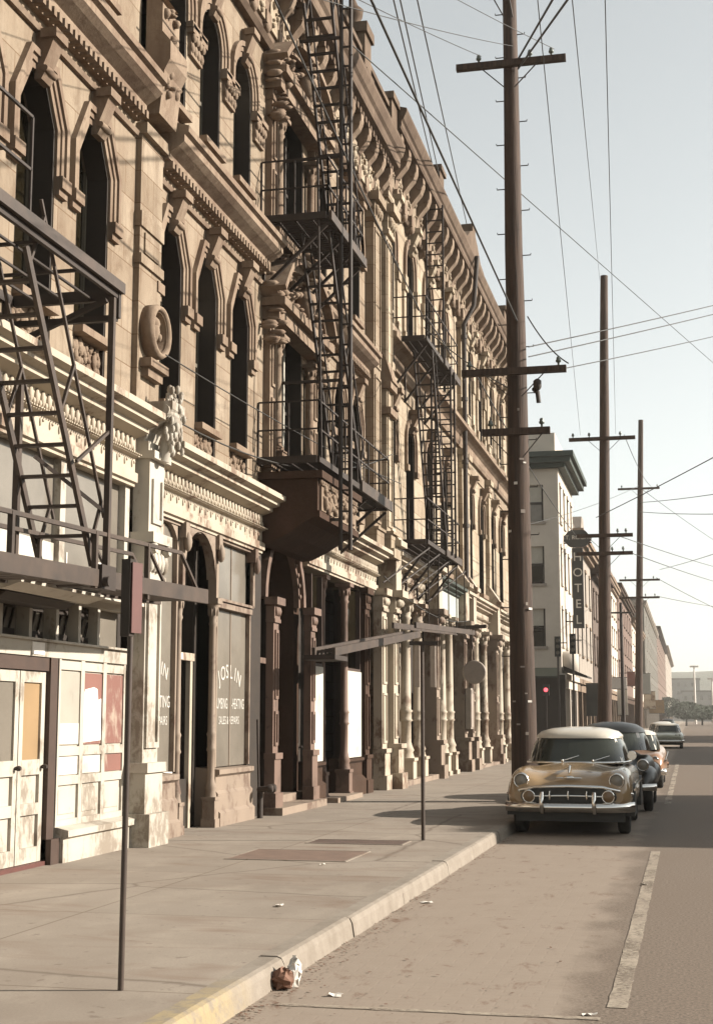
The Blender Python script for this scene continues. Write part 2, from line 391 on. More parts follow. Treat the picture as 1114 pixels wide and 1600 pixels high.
def cptree(o,loc,rz=0):
    c=o.copy(); scene.collection.objects.link(c); c.location=loc; c.rotation_euler=(0,0,rz); ORG[c.name]=Vector(loc)
    for ch in o.children:
        k=ch.copy(); scene.collection.objects.link(k); k.parent=c
        for g in ch.children:
            q=g.copy(); scene.collection.objects.link(q); q.parent=k
    return c
def text(name,s,size,mat,parent,loc,rot,ext=0.004,sx=1.0,align='CENTER'):
    cu=bpy.data.curves.new(name,'FONT'); cu.body=s; cu.size=size; cu.extrude=ext; cu.align_x=align; cu.align_y='CENTER'; cu.resolution_u=3
    t=bpy.data.objects.new(name+'_tmp',cu); scene.collection.objects.link(t)
    dg=bpy.context.evaluated_depsgraph_get(); me=bpy.data.meshes.new_from_object(t.evaluated_get(dg))
    bpy.data.objects.remove(t); bpy.data.curves.remove(cu)
    me.materials.clear(); me.materials.append(MATS[mat])
    mt=Matrix.Translation((0,0,0))@Euler(rot).to_matrix().to_4x4()@Matrix.Diagonal((sx,1,1,1)); me.transform(mt)
    o=bpy.data.objects.new(name,me); scene.collection.objects.link(o)
    if parent: o.parent=parent
    o.location=Vector(loc)-(ORG[parent.name] if parent else Vector((0,0,0))); ORG[o.name]=Vector(loc); return o
ROT_FACADE=(R(90),0,R(90))     # text reading along +Y, facing +X
ROT_FRONT=(R(90),0,0)          # text facing the camera side (-Y)
FX=-6.8; SW=0.15
def F(d,s,z): return (FX+d,s,z)
# ------------------------------------------------------------------ facade helpers (d outward, s along the street, z up)
def fbox(m,d0,d1,s0,s1,z0,z1): return m.box(FX+d0,FX+d1,s0,s1,z0,z1)
def profile(m,prof,s0,s1):
    """moulding of (d,z) profile along the street"""
    return m.prism(prof,lambda d,z,s:(FX+d,s,z),s0,s1)
def band(m,pts,o0,o1,d0,d1):
    """solid strip following polyline pts (s,z); o0/o1 offsets to the left of travel"""
    n=len(pts); nor=[]
    for i in range(n):
        a=Vector(pts[max(i-1,0)]); b=Vector(pts[i]); c=Vector(pts[min(i+1,n-1)])
        t1=(b-a).normalized() if i>0 else (c-b).normalized(); t2=(c-b).normalized() if i<n-1 else t1
        n1=Vector((-t1.y,t1.x)); n2=Vector((-t2.y,t2.x)); k=(n1+n2); k=k/max(0.3,(1+n1.dot(n2))); nor.append(k)
    secs=[]
    for p,k in zip(pts,nor):
        p=Vector(p); a=p+k*o0; b=p+k*o1
        secs.append([F(d0,a.x,a.y),F(d1,a.x,a.y),F(d1,b.x,b.y),F(d0,b.x,b.y)])
    return m.loft(secs,True,True,False)
def arc(sc,zc,r,n=12,a0=180,a1=0,ry=None):
    ry=ry or r
    return [(sc+r*math.cos(R(a0+(a1-a0)*i/n)),zc+ry*math.sin(R(a0+(a1-a0)*i/n))) for i in range(n+1)]
def wall(m,s0,s1,z0,z1,ops,d0=0.0,depth=0.38):
    """front sheet with openings; op=(a,b,zb,head) head=[(s,z)...] left spring -> right spring"""
    cur=s0
    def q(a,b,c,d): m.add([a,b,c,d],[(0,1,2,3)])
    for a,b,zb,head in sorted(ops,key=lambda t:t[0]):
        if a>cur+1e-4: q(F(d0,cur,z0),F(d0,a,z0),F(d0,a,z1),F(d0,cur,z1))
        if zb>z0+1e-4: q(F(d0,a,z0),F(d0,b,z0),F(d0,b,zb),F(d0,a,zb))
        for (p,r_),(t,u) in zip(head[:-1],head[1:]):
            if abs(t-p)>1e-5: q(F(d0,p,r_),F(d0,t,u),F(d0,t,z1),F(d0,p,z1))
            q(F(d0,p,r_),F(d0-depth,p,r_),F(d0-depth,t,u),F(d0,t,u))
        q(F(d0,a,zb),F(d0-depth,a,zb),F(d0-depth,a,head[0][1]),F(d0,a,head[0][1]))
        q(F(d0,b,zb),F(d0,b,head[-1][1]),F(d0-depth,b,head[-1][1]),F(d0-depth,b,zb))
        q(F(d0,a,zb),F(d0,b,zb),F(d0-depth,b,zb),F(d0-depth,a,zb))
        cur=b
    if s1>cur+1e-4: q(F(d0,cur,z0),F(d0,s1,z0),F(d0,s1,z1),F(d0,cur,z1))
    return m
def sash(name,w,h,frame_mat,parent,loc,d,pane='dark_glass',blind=0.0,fw=0.06,mid=True,shade_lining=None):
    """two-light sash window, origin bottom centre; loc = world (s,z)"""
    m=M(); x=FX+d; s,z=loc
    m.box(x-.05,x+.03,s-w/2,s-w/2+fw,z,z+h); m.box(x-.05,x+.03,s+w/2-fw,s+w/2,z,z+h)
    m.box(x-.05,x+.03,s-w/2+fw,s+w/2-fw,z,z+fw*1.3); m.box(x-.05,x+.03,s-w/2+fw,s+w/2-fw,z+h-fw,z+h)
    if mid: m.box(x-.05,x+.035,s-w/2+fw,s+w/2-fw,z+h*.5-.03,z+h*.5+.03)
    o=m.build(name,frame_mat,parent,(x,s,z))
    M().box(x-.035,x-.01,s-w/2,s+w/2,z,z+h).build('pane',pane,o)
    if shade_lining:
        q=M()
        band(q,[(s-w/2,z)]+shade_lining+[(s+w/2,z)],-.03,-.001,d+.032,-.012)
        q.build('shade_lining','dark_wood',o)  # added near-black lining: the shade of the window reveal put into its colour
    if blind>0: M().box(x-.009,x-.003,s-w/2+fw,s+w/2-fw,z+h*(1-blind),z+h-fw).build('blind','blind',o)
    return o
def keystone(parent,s,z0,z1,w,pr,mat='sandstone_trim'):
    m=M(); h=z1-z0
    prof=[(0,z0),(pr*.35,z0),(pr*.5,z0+h*.12),(pr*.45,z0+h*.3),(pr*.75,z0+h*.6),(pr*.9,z0+h*.78),(pr,z0+h*.8),(pr,z1-.03),(pr*.9,z1),(0,z1)]
    m.prism(prof,lambda d,z,t:(FX+d,t,z),s-w/2,s+w/2)
    m.prism([(pr*.3,z1-h*.2),(pr*1.1,z1-h*.2),(pr*1.1,z1-.01),(pr*.3,z1-.01)],lambda d,z,t:(FX+d,t,z),s-w*.65,s+w*.65)
    m.lathe([(pr*.16,-w*.56),(pr*.2,0),(pr*.16,w*.56)],(FX+pr*.52,s,z0+h*.2),10,'Y')
    return m.build('keystone',mat,parent,F(0,s,z0))
def console(name,parent,s,z0,z1,w,pr,mat):
    """S-scroll bracket"""
    h=z1-z0; prof=[(0,z0),(pr*.15,z0),(pr*.3,z0+h*.06),(pr*.34,z0+h*.18),(pr*.26,z0+h*.34),(pr*.34,z0+h*.5),(pr*.6,z0+h*.62),(pr*.85,z0+h*.72),(pr,z0+h*.86),(pr,z1),(0,z1)]
    m=M(); m.prism(prof,lambda d,z,t:(FX+d,t,z),s-w/2,s+w/2)
    m.prism([(0.02,z0+h*.1),(pr*.42,z0+h*.1),(pr*.42,z0+h*.3),(.02,z0+h*.3)],lambda d,z,t:(FX+d,t,z),s-w*.62,s+w*.62)
    m.lathe([(pr*.15,-w*.6),(pr*.17,0),(pr*.15,w*.6)],(FX+pr*.8,s,z1-h*.17),10,'Y')
    m.ball((FX+pr*.3,s,z0+h*.08),pr*.18,w*.5,h*.09)
    return m.build(name,mat,parent,F(0,s,z0))
def label_hood(parent,s,zspring,ztop,hw,mat='sandstone_trim'):
    """shouldered label moulding round a window head"""
    m=M(); zi=zspring-.55
    pts=[(s-hw,zi),(s-hw,zspring),(s-hw*.45,ztop),(s+hw*.45,ztop),(s+hw,zspring),(s+hw,zi)]
    band(m,pts,0.0,.08,0.0,.022); band(m,pts,.078,.15,0.0,.045); band(m,pts,.148,.225,0.0,.075)
    for sg in (-1,1):
        c=s+sg*(hw+.118); m.box(FX,FX+.10,c-.118,c+.13,zi-.14,zi+.002); m.box(FX,FX+.06,c-.117,c+.11,zi-.22,zi-.138)
    return m.build('label_moulding',mat,parent,F(0,s,zspring))
def arch_hood(parent,s,zs,r,mat='sandstone_trim'):
    m=M(); pts=[(s-r,zs-.25)]+arc(s,zs,r,14)+[(s+r,zs-.25)]
    band(m,pts,0,.09,0,.025); band(m,pts,.088,.17,0,.05); band(m,pts,.168,.25,0,.08)
    for sg in (-1,1):
        c=s+sg*(r+.13); m.box(FX,FX+.11,c-.128,c+.14,zs-.38,zs-.248)
    return m.build('archivolt',mat,parent,F(0,s,zs))
def foliate(m,d0,d1,s0,s1,z0,z1,n,rows=1,seed=1):
    """carved leaf ornament: clustered small lobes on a face"""
    rn=random.Random(seed)
    for i in range(n):
        s=rn.uniform(s0,s1); z=rn.uniform(z0,z1); a=rn.uniform(.03,.075)
        m.ball((FX+d0+rn.uniform(0,(d1-d0)*.5),s,z),(d1-d0)*.6,a,a*rn.uniform(.7,1.6),6,4)
def sill_panel(parent,s,z0,z1,w,seed):
    """carved panel and sill standing in the foot of a window"""
    m=M(); fbox(m,-.27,-.06,s-w/2,s+w/2,z0,z1-.09); fbox(m,-.27,.12,s-w/2-.0,s+w/2+.0,z1-.09,z1)
    foliate(m,-.06,-.0,s-w/2+.07,s+w/2-.07,z0+.06,z1-.15,34,seed=seed)
    return m.build('sill_panel','sandstone_trim',parent,F(0,s,z0))
def capital(parent,s,z0,z1,w,pr,mat='sandstone_trim',seed=3):
    m=M(); h=z1-z0
    m.box(FX,FX+pr,s-w/2,s+w/2,z1-h*.18,z1); m.box(FX,FX+pr*.5,s-w*.38,s+w*.38,z0,z1-h*.18)
    rn=random.Random(seed)
    for r_ in range(2):
        for k in range(4):
            m.ball((FX+pr*(.5+.25*r_),s+(k-1.5)*w*.2,z0+h*(.25+.33*r_)),pr*.35,w*.12,h*.17,6,4)
    return m.build('capital',mat,parent,F(0,s,z0))
def frieze_ornament(m,d,s0,s1,z0,z1,pitch,rn=random.Random(5)):
    """row of upright leaves with a bead course"""
    s=s0+pitch/2
    while s<s1:
        h=z1-z0; m.ball((FX+d,s,z0+h*.55),.035,pitch*.33,h*.42,6,5); m.ball((FX+d,s+pitch/2,z0+h*.25),.03,pitch*.16,h*.2,5,4); s+=pitch
def column(name,parent,s,d,z0,z1,r,mat,base=0.9,cap=0.38,rings=True):
    """slim cast-iron column with moulded base and leafed capital"""
    m=M(); H=z1-z0
    m.box(FX+d-r*1.7,FX+d+r*1.7,s-r*1.7,s+r*1.7,z0,z0+base*.55)
    m.box(FX+d-r*2.0,FX+d+r*2.0,s-r*2.0,s+r*2.0,z0-.001,z0+.12)
    m.box(FX+d-r*1.95,FX+d+r*1.95,s-r*1.95,s+r*1.95,z0+base*.55,z0+base*.62)
    pr=[(r*1.6,base*.62),(r*1.3,base*.75),(r*1.55,base*.8),(r*1.15,base*.92),(r,base)]
    if rings:
        k=H*.36; pr+=[(r,k-.12),(r*1.35,k-.09),(r*1.1,k-.05),(r*1.1,k+.1),(r*1.35,k+.14),(r,k+.18)]
    pr+=[(r*.86,H-cap-.05),(r*1.2,H-cap),(r*.95,H-cap+.04),(r*1.25,H-cap*.5),(r*1.75,H-cap*.22)]
    m.lathe(pr,(FX+d,s,z0),12)
    for k in range(8):
        a=k*math.pi/4; m.ball((FX+d+math.cos(a)*r*1.25,s+math.sin(a)*r*1.25,z1-cap*.5),r*.35,r*.35,cap*.2,5,4)
    m.box(FX+d-r*2,FX+d+r*2,s-r*2,s+r*2,z1-cap*.22,z1)
    return m.build(name,mat,parent,F(d,s,z0))
def pilaster(name,parent,s0,s1,z0,z1,pr,mat,base=.9,cap=.5,panel=True):
    m=M(); w=s1-s0; s=(s0+s1)/2
    fbox(m,0,pr,s0,s1,z0+base,z1-cap)
    fbox(m,0,pr*1.6,s0-.07,s1+.07,z0,z0+base*.35); fbox(m,0,pr*1.35,s0-.04,s1+.04,z0+base*.35,z0+base*.9)
    fbox(m,0,pr*1.55,s0-.07,s1+.07,z0+base*.9,z0+base)
    fbox(m,0,pr*1.25,s0-.03,s1+.03,z1-cap,z1-cap*.85); fbox(m,0,pr*1.15,s0-.02,s1+.02,z1-cap*.85,z1-cap*.3)
    fbox(m,0,pr*1.7,s0-.1,s1+.1,z1-cap*.3,z1)
    if panel:
        for a,b in ((z0+base+.12,(z0+z1)/2-.1),((z0+z1)/2+.1,z1-cap-.12)):
            fbox(m,pr,pr+.03,s0+.06,s0+.1,a,b); fbox(m,pr,pr+.03,s1-.1,s1-.06,a,b); fbox(m,pr,pr+.03,s0+.1,s1-.1,a,a+.05); fbox(m,pr,pr+.03,s0+.1,s1-.1,b-.05,b)
    for k in range(3): m.ball((FX+pr*1.2,s0+w*(.2+.3*k),z1-cap*.55),pr*.35,w*.14,cap*.2,6,4)
    return m.build(name,mat,parent,F(0,s,z0))
# ================================================================== SETTING
def sheet(name,x0,x1,y0,y1,z,mat):
    return struct(M().add([(x0,y0,z),(x1,y0,z),(x1,y1,z),(x0,y1,z)],[(0,1,2,3)]).build(name,mat,None,(0,0,0)))
KX=-2.65                                  # kerb line
sheet('ground',-1300,1300,-90,1400,-0.03,'ground_far')
sheet('road',-2.72,11.2,-30,900,0.0,'road_surface')
sheet('cross_street',-60,-2.725,61.5,77.5,0.0,'road_surface')
def walkway(name,x0,x1,y0,y1):
    m=M(); m.box(x0,x1,y0,y1,-0.02,SW); return struct(m.build(name,'sidewalk_concrete',None,(0,0,0)))
walkway('sidewalk',-16,KX-.17,-20,61.3); walkway('far_sidewalk',-16,KX-.17,77.7,900); walkway('right_sidewalk',11.4,16,-20,900)
rn=random.Random(11)
m=M(); y=-20.0
while y<61.0:
    L=rn.uniform(1.7,2.6); L=min(L,61.3-y); dx=rn.uniform(-.006,.006); dz=rn.uniform(-.006,.006)
    a,b=y+.006,y+L-.006; x0,x1=KX-.168,KX+dx; z=SW+.006+dz
    prof=[(x0,-.02),(x1+.02,-.02),(x1,z-.05),(x1-.02,z-.012),(x1-.05,z),(x0,z)]
    m.prism(prof,lambda u,v,w:(u,w,v),a,b); y+=L
struct(m.build('kerb','kerb_stone',None,(0,0,0)))
m=M(); m.box(KX-.168,KX,77.7,900,-.02,SW+.006); struct(m.build('far_kerb','kerb_stone',None,(0,0,0)))
m=M(); m.box(11.2,11.398,-20,900,-.02,SW+.006); struct(m.build('right_kerb','kerb_stone',None,(0,0,0)))
# painted parking bay lines (ragged ends)
def stripe(name,x0,x1,y0,y1,n=26,jit=.012,z=.005):
    secs=[]; rnn=random.Random(3); long_y=(y1-y0)>(x1-x0); vs=[]; fs=[]
    for i in range(n+1):
        t=i/n
        if long_y:
            y=y0+(y1-y0)*t; vs+=[(x0+rnn.uniform(-jit,jit),y,z),(x1+rnn.uniform(-jit,jit),y,z)]
        else:
            x=x0+(x1-x0)*t; vs+=[(x,y1+rnn.uniform(-jit,jit),z),(x,y0+rnn.uniform(-jit,jit),z)]
    fs=[(2*i,2*i+1,2*i+3,2*i+2) for i in range(n)]
    return struct(M().add(vs,fs).build(name,'road_paint',None,(0,0,0)))
stripe('parking_line',-.53,-.41,9.0,19.4,90,.005); stripe('parking_bay_line',-2.5,-.55,8.62,8.69,30,.008)
stripe('far_parking_line',-.53,-.40,30,56,40)

# far valley side and hills
def hill(name,pts,y0,y1,mat,seed):
    rnn=random.Random(seed); m=M(); secs=[]
    for j in range(9):
        t=j/8; y=y0+(y1-y0)*t; sec=[]
        for x,h in pts: sec.append((x+rnn.uniform(-4,4),y,h*math.sin(t*math.pi*.5)*(1+rnn.uniform(-.04,.04))-.02))
        secs.append(sec)
    m.loft(secs,False,False,True); return struct(m.build(name,mat,None,(0,0,0)))
hill('hillside',[(-1200,30),(-700,46),(-420,40),(-260,44),(-160,40),(-90,35),(-45,40),(0,39),(60,42),(160,44),(400,38),(900,34)],900,1250,'hill_green',4)

# ================================================================== BUILDING A (white shopfront)
def body(m,s0,s1,ztop,zg,back=16):
    fbox(m,-back,-.62,s0,s1,zg,ztop); fbox(m,-back,-2.2,s0,s1,SW,zg-.001)
A=thing('commercial_building','tall stone building with the peeling white shopfront and ochre boarded door at the left','building',(FX,6,SW))
oz=.3; SA0,SA1=6.0,17.2
wc=[15.40-1.55*k for k in range(6)]
def upper_walls(m,s0,s1,oz,centers,hw=.47,ztop=14.0,extra2=[],extra3=[]):
    op2=[(s-hw,s+hw,5.45+oz,[(s-hw,8.05+oz),(s-hw*.45,8.5+oz),(s+hw*.45,8.5+oz),(s+hw,8.05+oz)]) for s in centers]+extra2
    wall(m,s0,s1,5.0+oz,9.3+oz,op2)
    op3=[(s-hw,s+hw,9.9+oz,[(s-hw,12.0+oz)]+arc(s,12.0+oz,hw,10)[1:-1]+[(s+hw,12.0+oz)]) for s in centers]+extra3
    wall(m,s0,s1,9.3+oz,ztop+oz,op3)
m=M(); body(m,SA0,SA1,16.6,4.9); upper_walls(m,SA0,SA1,oz,wc)
m.build('wall','sandstone',A)
def belt_course(parent,s0,s1,oz,name='belt_course'):
    m=M(); z=9.15+oz
    profile(m,[(0,z),(.08,z),(.08,z+.1),(.16,z+.12),(.16,z+.2),(.3,z+.28),(.38,z+.34),(.38,z+.44),(.44,z+.47),(.44,z+.56),(.1,z+.66),(0,z+.66)],s0,s1)
    s=s0+.06
    while s<s1-.08: fbox(m,.08,.20,s,s+.07,z+.0,z+.1); s+=.14
    profile(m,[(0,z-.2),(.05,z-.2),(.07,z-.14),(.0,z-.12)],s0,s1)
    return m.build(name,'sandstone_trim',parent,F(0,(s0+s1)/2,z))
def bay_trim(parent,s,oz,seed,hw=.47,blind=(0,0)):
    sash('window',2*hw,3.0,'sash_paint',parent,(s,5.5+oz),-.31,blind=blind[0],shade_lining=[(s-hw,8.05+oz),(s-hw*.45,8.5+oz),(s+hw*.45,8.5+oz),(s+hw,8.05+oz)])
    sash('window',2*hw,2.55,'sash_paint',parent,(s,9.9+oz),-.31,blind=blind[1],shade_lining=arc(s,12.0+oz,hw,10))
    label_hood(parent,s,8.05+oz,8.5+oz,hw); keystone(parent,s,8.40+oz,8.98+oz,.24,.24)
    arch_hood(parent,s,12.0+oz,hw); keystone(parent,s,12.36+oz,12.95+oz,.24,.22)
    sill_panel(parent,s,5.46+oz,5.95+oz,2*hw-.02,seed); sill_panel(parent,s,9.85+oz,10.3+oz,2*hw-.02,seed+50)
for i,s in enumerate(wc):
    bay_trim(A,s,oz,i,blind=(0,.35 if i%2 else 0))
    if i: capital(A,s+.775,11.3+oz,11.78+oz,.62,.11,seed=i)
belt_course(A,SA0,16.66,oz)
def big_cornice(parent,s0,s1,z,name='cornice'):
    m=M(); profile(m,[(0,z),(.12,z),(.12,z+.35),(.2,z+.4),(.2,z+.9),(.35,z+1.0),(.75,z+1.1),(.85,z+1.15),(.85,z+1.35),(.95,z+1.4),(1.05,z+1.6),(1.05,z+1.72),(0,z+1.9)],s0,s1)
    s=s0+.1
    while s<s1-.1: fbox(m,.2,.42,s,s+.12,z+.72,z+.92); s+=.24
    return m.build(name,'sandstone_trim',parent,F(0,(s0+s1)/2,z))
big_cornice(A,SA0,SA1,14.5)
# pilaster with carved medallion between the two halves
m=M(); fbox(m,0,.08,16.72,17.50,5.75,9.3); fbox(m,0,.11,16.70,17.52,8.05,8.25); fbox(m,0,.115,16.70,17.52,7.55,7.68); fbox(m,.08,.105,16.86,17.36,7.72,8.0)
fbox(m,0,.16,16.70,17.54,9.3,9.45); fbox(m,0,.07,16.8,17.44,9.9,14.2)
m.build('pilaster','sandstone',A,F(0,17.1,5.75))
m=M(); sc,zc=17.12,6.72
for r0,r1,d in ((.36,.28,.27),(.29,.245,.23)):
    ring=[(sc+r0*math.cos(a*math.pi/14),zc+1.12*r0*math.sin(a*math.pi/14)) for a in range(28)]
    m.lathe([(r1,0.07),(r0,0.07),(r0,d-.05),(r0-.03,d),(r1+.02,d),(r1,d-.04),(r1,.07)],(FX,sc,zc),24,'X')
m.ball((FX+.12,sc,zc+.02),.10,.13,.18); m.ball((FX+.19,sc+.05,zc-.06),.05,.04,.06); m.ball((FX+.13,sc,zc+.13),.09,.14,.09); m.ball((FX+.11,sc-.02,zc-.19),.07,.17,.07)
fbox(m,.08,.24,16.80,17.44,6.20,6.31); fbox(m,.08,.18,16.86,17.38,6.08,6.20)
m.build('medallion','sandstone_trim',A,F(.2,sc,zc))
# second floor pilaster crown with carved panel, above the belt
m=M(); m.prism([(0,9.3+oz),(.28,9.3+oz),(.34,10.2),(.42,10.35),(.42,10.6),(.30,10.75),(.30,11.15),(.18,11.3),(0,11.3)],lambda d,z,t:(FX+d,t,z),16.80,17.44)
foliate(m,.3,.42,16.86,17.38,9.9,11.1,22,seed=8)
m.prism([(0,0),(.3,0),(.0,.35)],lambda d,z,t:(FX+d,t,11.28+z),16.85,17.39)
m.build('pilaster_crown','sandstone_trim',A,F(0,17.1,9.6))
# shopfront entablature
def shop_entablature(parent,s0,s1,z,mat,name='shop_cornice'):
    m=M()
    profile(m,[(-.3,z),(.06,z),(.06,z+.04),(.10,z+.05),(.10,z+.17),(.06,z+.18),(.06,z+.36),(.12,z+.38),(.12,z+.40),(.06,z+.41),(.06,z+.62),(.18,z+.66),(.24,z+.68),(.24,z+.74),(.36,z+.77),(.36,z+.82),(.46,z+.85),(.46,z+.93),(.15,z+.99),(-.3,z+.99)],s0,s1)
    frieze_ornament(m,.07,s0+.03,s1-.03,z+.42,z+.63,.15)
    s=s0+.1
    while s<s1-.05: m.ball((FX+.065,s,z+.28),.02,.02,.05,5,4); m.ball((FX+.065,s+.07,z+.31),.02,.025,.02,5,4); s+=.24
    s=s0+.02
    while s<s1-.05: fbox(m,.11,.17,s,s+.03,z+.385,z+.40) ; s+=.06
    return m.build(name,mat,parent,F(0,(s0+s1)/2,z))
shop_entablature(A,SA0,16.78,4.62,'cream_iron')
# corner pilaster of the shopfront
def white_pilaster(parent,s0,s1,mat='white_paint'):
    m=M(); s=(s0+s1)/2
    fbox(m,0,.34,s0-.04,s1+.04,SW,.55); fbox(m,0,.26,s0,s1,.55,1.05); fbox(m,0,.30,s0-.03,s1+.03,1.05,1.17)
    fbox(m,0,.20,s0+.04,s1-.04,1.17,3.45)
    fbox(m,.2,.235,s0+.08,s0+.13,1.35,3.3); fbox(m,.2,.235,s1-.13,s1-.08,1.35,3.3); fbox(m,.2,.235,s0+.13,s1-.13,3.25,3.3); fbox(m,.2,.235,s0+.13,s1-.13,1.35,1.42)
    fbox(m,0,.26,s0,s1,3.45,3.52); fbox(m,0,.23,s0+.02,s1-.02,3.52,3.92); fbox(m,0,.32,s0-.04,s1+.04,3.92,4.05)
    for k in range(5): m.ball((FX+.25,s-.24+.12*k,3.68),.06,.06,.14,6,4)
    for sg in (-1,1): m.lathe([(.06,-.05),(.08,0),(.06,.05)],(FX+.28,s+sg*.24,3.85),8,'X')
    fbox(m,0,.22,s0+.04,s1-.04,4.05,5.0); fbox(m,.22,.25,s0+.12,s1-.12,4.18,4.24); fbox(m,.22,.25,s0+.12,s0+.17,4.24,4.75); fbox(m,.22,.25,s1-.17,s1-.12,4.24,4.75)
    fbox(m,0,.30,s0,s1,5.0,5.1)
    return m.build('shop_pilaster',mat,parent,F(0,s,SW))
white_pilaster(A,16.84,17.44)
console('shop_bracket',A,17.14,5.0,5.75,.46,.50,'white_paint')
m=M(); rq=random.Random(12)
for k in range(80):
    zz=rq.uniform(5.1,5.95); ww=.19*(1-abs(zz-5.5)/.55)+.04; aa=rq.uniform(.018,.042); m.ball((FX+rq.uniform(.36,.52),17.14+rq.uniform(-ww,ww),zz),aa,aa*.8,aa*1.8,6,4)
m.tube([F(.3,17.14,5.0),F(.42,17.14,5.5),F(.36,17.14,5.9)],[.09,.12,.04],8); m.build('carved_spray','white_paint',A,F(.4,17.14,5.5))
# big upper shop window
m=M(); fbox(m,-.3,.0,SA0,16.84,3.02,3.10)
for s in (7.2,9.1,11.0,12.9,14.80,16.70):
    fbox(m,-.16,.0,s-.07,s+.07,3.30,4.62)
fbox(m,-.16,.01,SA0,16.84,3.22,3.32)
m.prism([(-.16,3.10),(.20,3.10),(.20,3.14),(-.02,3.22),(-.16,3.22)],lambda d,z,t:(FX+d,t,z),SA0,16.84)
m.build('window_frame','white_paint',A,F(0,12,3.0))
for a,b in ((6.0,7.13),(7.27,9.03),(9.17,10.93),(11.07,12.83),(12.97,14.73),(14.87,16.63)):
    g=M(); fbox(g,-.12,-.09,a,b,3.32,4.62); g=g.build('shop_window','dusty_glass',A,F(-.1,(a+b)/2,3.32))
    if a>14.8:
        text('lettering','I.J.',.22,'letter_white',g,F(-.085,15.1,3.52),ROT_FACADE,.002); text('lettering','OFFICE',.22,'letter_white',g,F(-.085,16.1,3.50),ROT_FACADE,.002,.8)
m=M(); fbox(m,-.088,-.06,11.1,14.73,3.33,3.66); m.build('painted_board','white_board',A,F(0,13,3.3))
# transom lights
m=M(); fbox(m,-.2,0,SA0,16.84,2.38,2.55); fbox(m,-.05,.05,SA0,16.84,2.545,2.57)
for s in (10.1,10.75,11.4,12.05,12.75,13.4,14.08,14.75,15.35,15.9): fbox(m,-.15,0,s-.035,s+.035,2.57,3.02)
m.build('transom_frame','white_paint',A,F(0,13,2.4))
m=M(); fbox(m,-.17,-.15,SA0,16.84,2.55,3.02); m.build('transom_glass','dusty_glass',A,F(0,13,2.5))
m=M()
for s in (13.4,14.08,14.75,15.35):
    fbox(m,-.145,-.12,s+.05,s+.55,2.57,2.66); fbox(m,-.145,-.12,s+.05,s+.55,2.88,3.0)
    for k in range(3): m.bar(F(-.13,s+.12+.16*k,2.66),F(-.13,s+.22+.16*k,2.88),.02)
m.build('transom_louvre','dark_wood',A,F(-.1,14,2.6))
M().box(FX+.001,FX+.012,14.12,14.42,2.40,2.53).build('address_plate','letter_white',A)
# double door with boarded leaf
def door_leaf(parent,name,s0,s1,z0,z1,d,frame,glass,label=None):
    m=M(); w=.09
    fbox(m,d-.03,d+.03,s0,s0+w,z0,z1); fbox(m,d-.03,d+.03,s1-w,s1,z0,z1)
    zr=[z0,z0+.5,z0+.98,z1]
    for a,b in ((z0,z0+.16),(z0+.50,z0+.62),(z0+.92,z0+1.08),(z1-.12,z1)): fbox(m,d-.028,d+.028,s0+w,s1-w,a,b)
    fbox(m,d-.025,d-.005,s0+w,s1-w,z0+.16,z0+.92)
    o=m.build(name,frame,parent,F(d,(s0+s1)/2,z0))
    g=M(); fbox(g,d-.012,d+.004,s0+w,s1-w,z0+1.08,z1-.12); g.build('door_panel',glass,o,F(d,(s0+s1)/2,z0+1.1))
    k=M(); k.lathe([(.012,0),(.02,.01),(.03,.05),(.02,.07)],(FX+d+.03,s1-.05,z0+1.0),8,'X'); k.build('handle','black_iron',o)
    if label: o['label']=label
    return o
door_leaf(A,'door',13.36,13.97,.2,2.22,-.08,'white_paint','dusty_glass')
door_leaf(A,'door',13.99,14.60,.2,2.22,-.08,'white_paint','ochre_board','white door leaf with an ochre upper board')
m=M(); fbox(m,-.34,.0,14.62,14.80,SW,2.38); fbox(m,-.34,-.02,13.3,14.62,2.23,2.38); fbox(m,-.34,.0,13.1,13.3,SW,2.38); fbox(m,-.05,.06,14.62,14.84,SW,.42)
m.build('door_post','brown_paint',A,F(0,14.7,SW))
m=M(); fbox(m,-.6,-.0,13.2,14.64,SW-.05,SW+.045); m.build('threshold','red_paint',A,F(0,13.9,SW))
# boarded panel wall
def panel_front(parent,s0,s1,n,boards):
    m=M(); d=-.04; fbox(m,d-.1,d,s0,s1,.5,2.38)
    w=(s1-s0)/n
    for k in range(n+1):
        s=s0+w*k; fbox(m,d,d+.03,max(s0,s-.05),min(s1,s+.05),.5,2.38)
    for k in range(n):
        a,b=s0+w*k+.05,s0+w*(k+1)-.05
        for z in (.5,.98,1.30,2.26): fbox(m,d,d+.028,a,b,z,z+.1)
        fbox(m,d,d+.012,a+.05,b-.05,.66,.93)
    o=m.build('panelled_front','white_paint',parent,F(d,(s0+s1)/2,.5))
    for k,(lo,hi) in enumerate(boards):
        a,b=s0+w*k+.055,s0+w*(k+1)-.055
        q=M(); fbox(q,d+.002,d+.014,a,b,1.42,2.24); q.build('boarding',hi,o,F(d,(a+b)/2,1.42))
        q=M(); fbox(q,d+.002,d+.014,a,b,1.09,1.29); q.build('lower_boarding',lo,o,F(d,(a+b)/2,1.1))
    return o
pf=panel_front(A,14.86,16.80,3,[('white_board','grey_board'),('white_board','red_board'),('red_board','red_board')])
q=M(); rnn=random.Random(2); a,b=14.86+.647+.06,14.86+1.294-.06
q.prism([(a,1.44),(b-.01,1.46),(b-.02,1.95),(b-.11,1.93),(b-.14,2.06),(b-.24,2.08),(a+.04,2.05),(a,1.99)],lambda s,z,d:F(d,s,z),-.024,-.019); q.build('torn_poster','letter_white',pf,F(0,a,1.5))
q=M(); fbox(q,-.024,-.018,14.93,15.44,1.43,1.66); q.build('poster','white_board',pf,F(0,15.2,1.5))
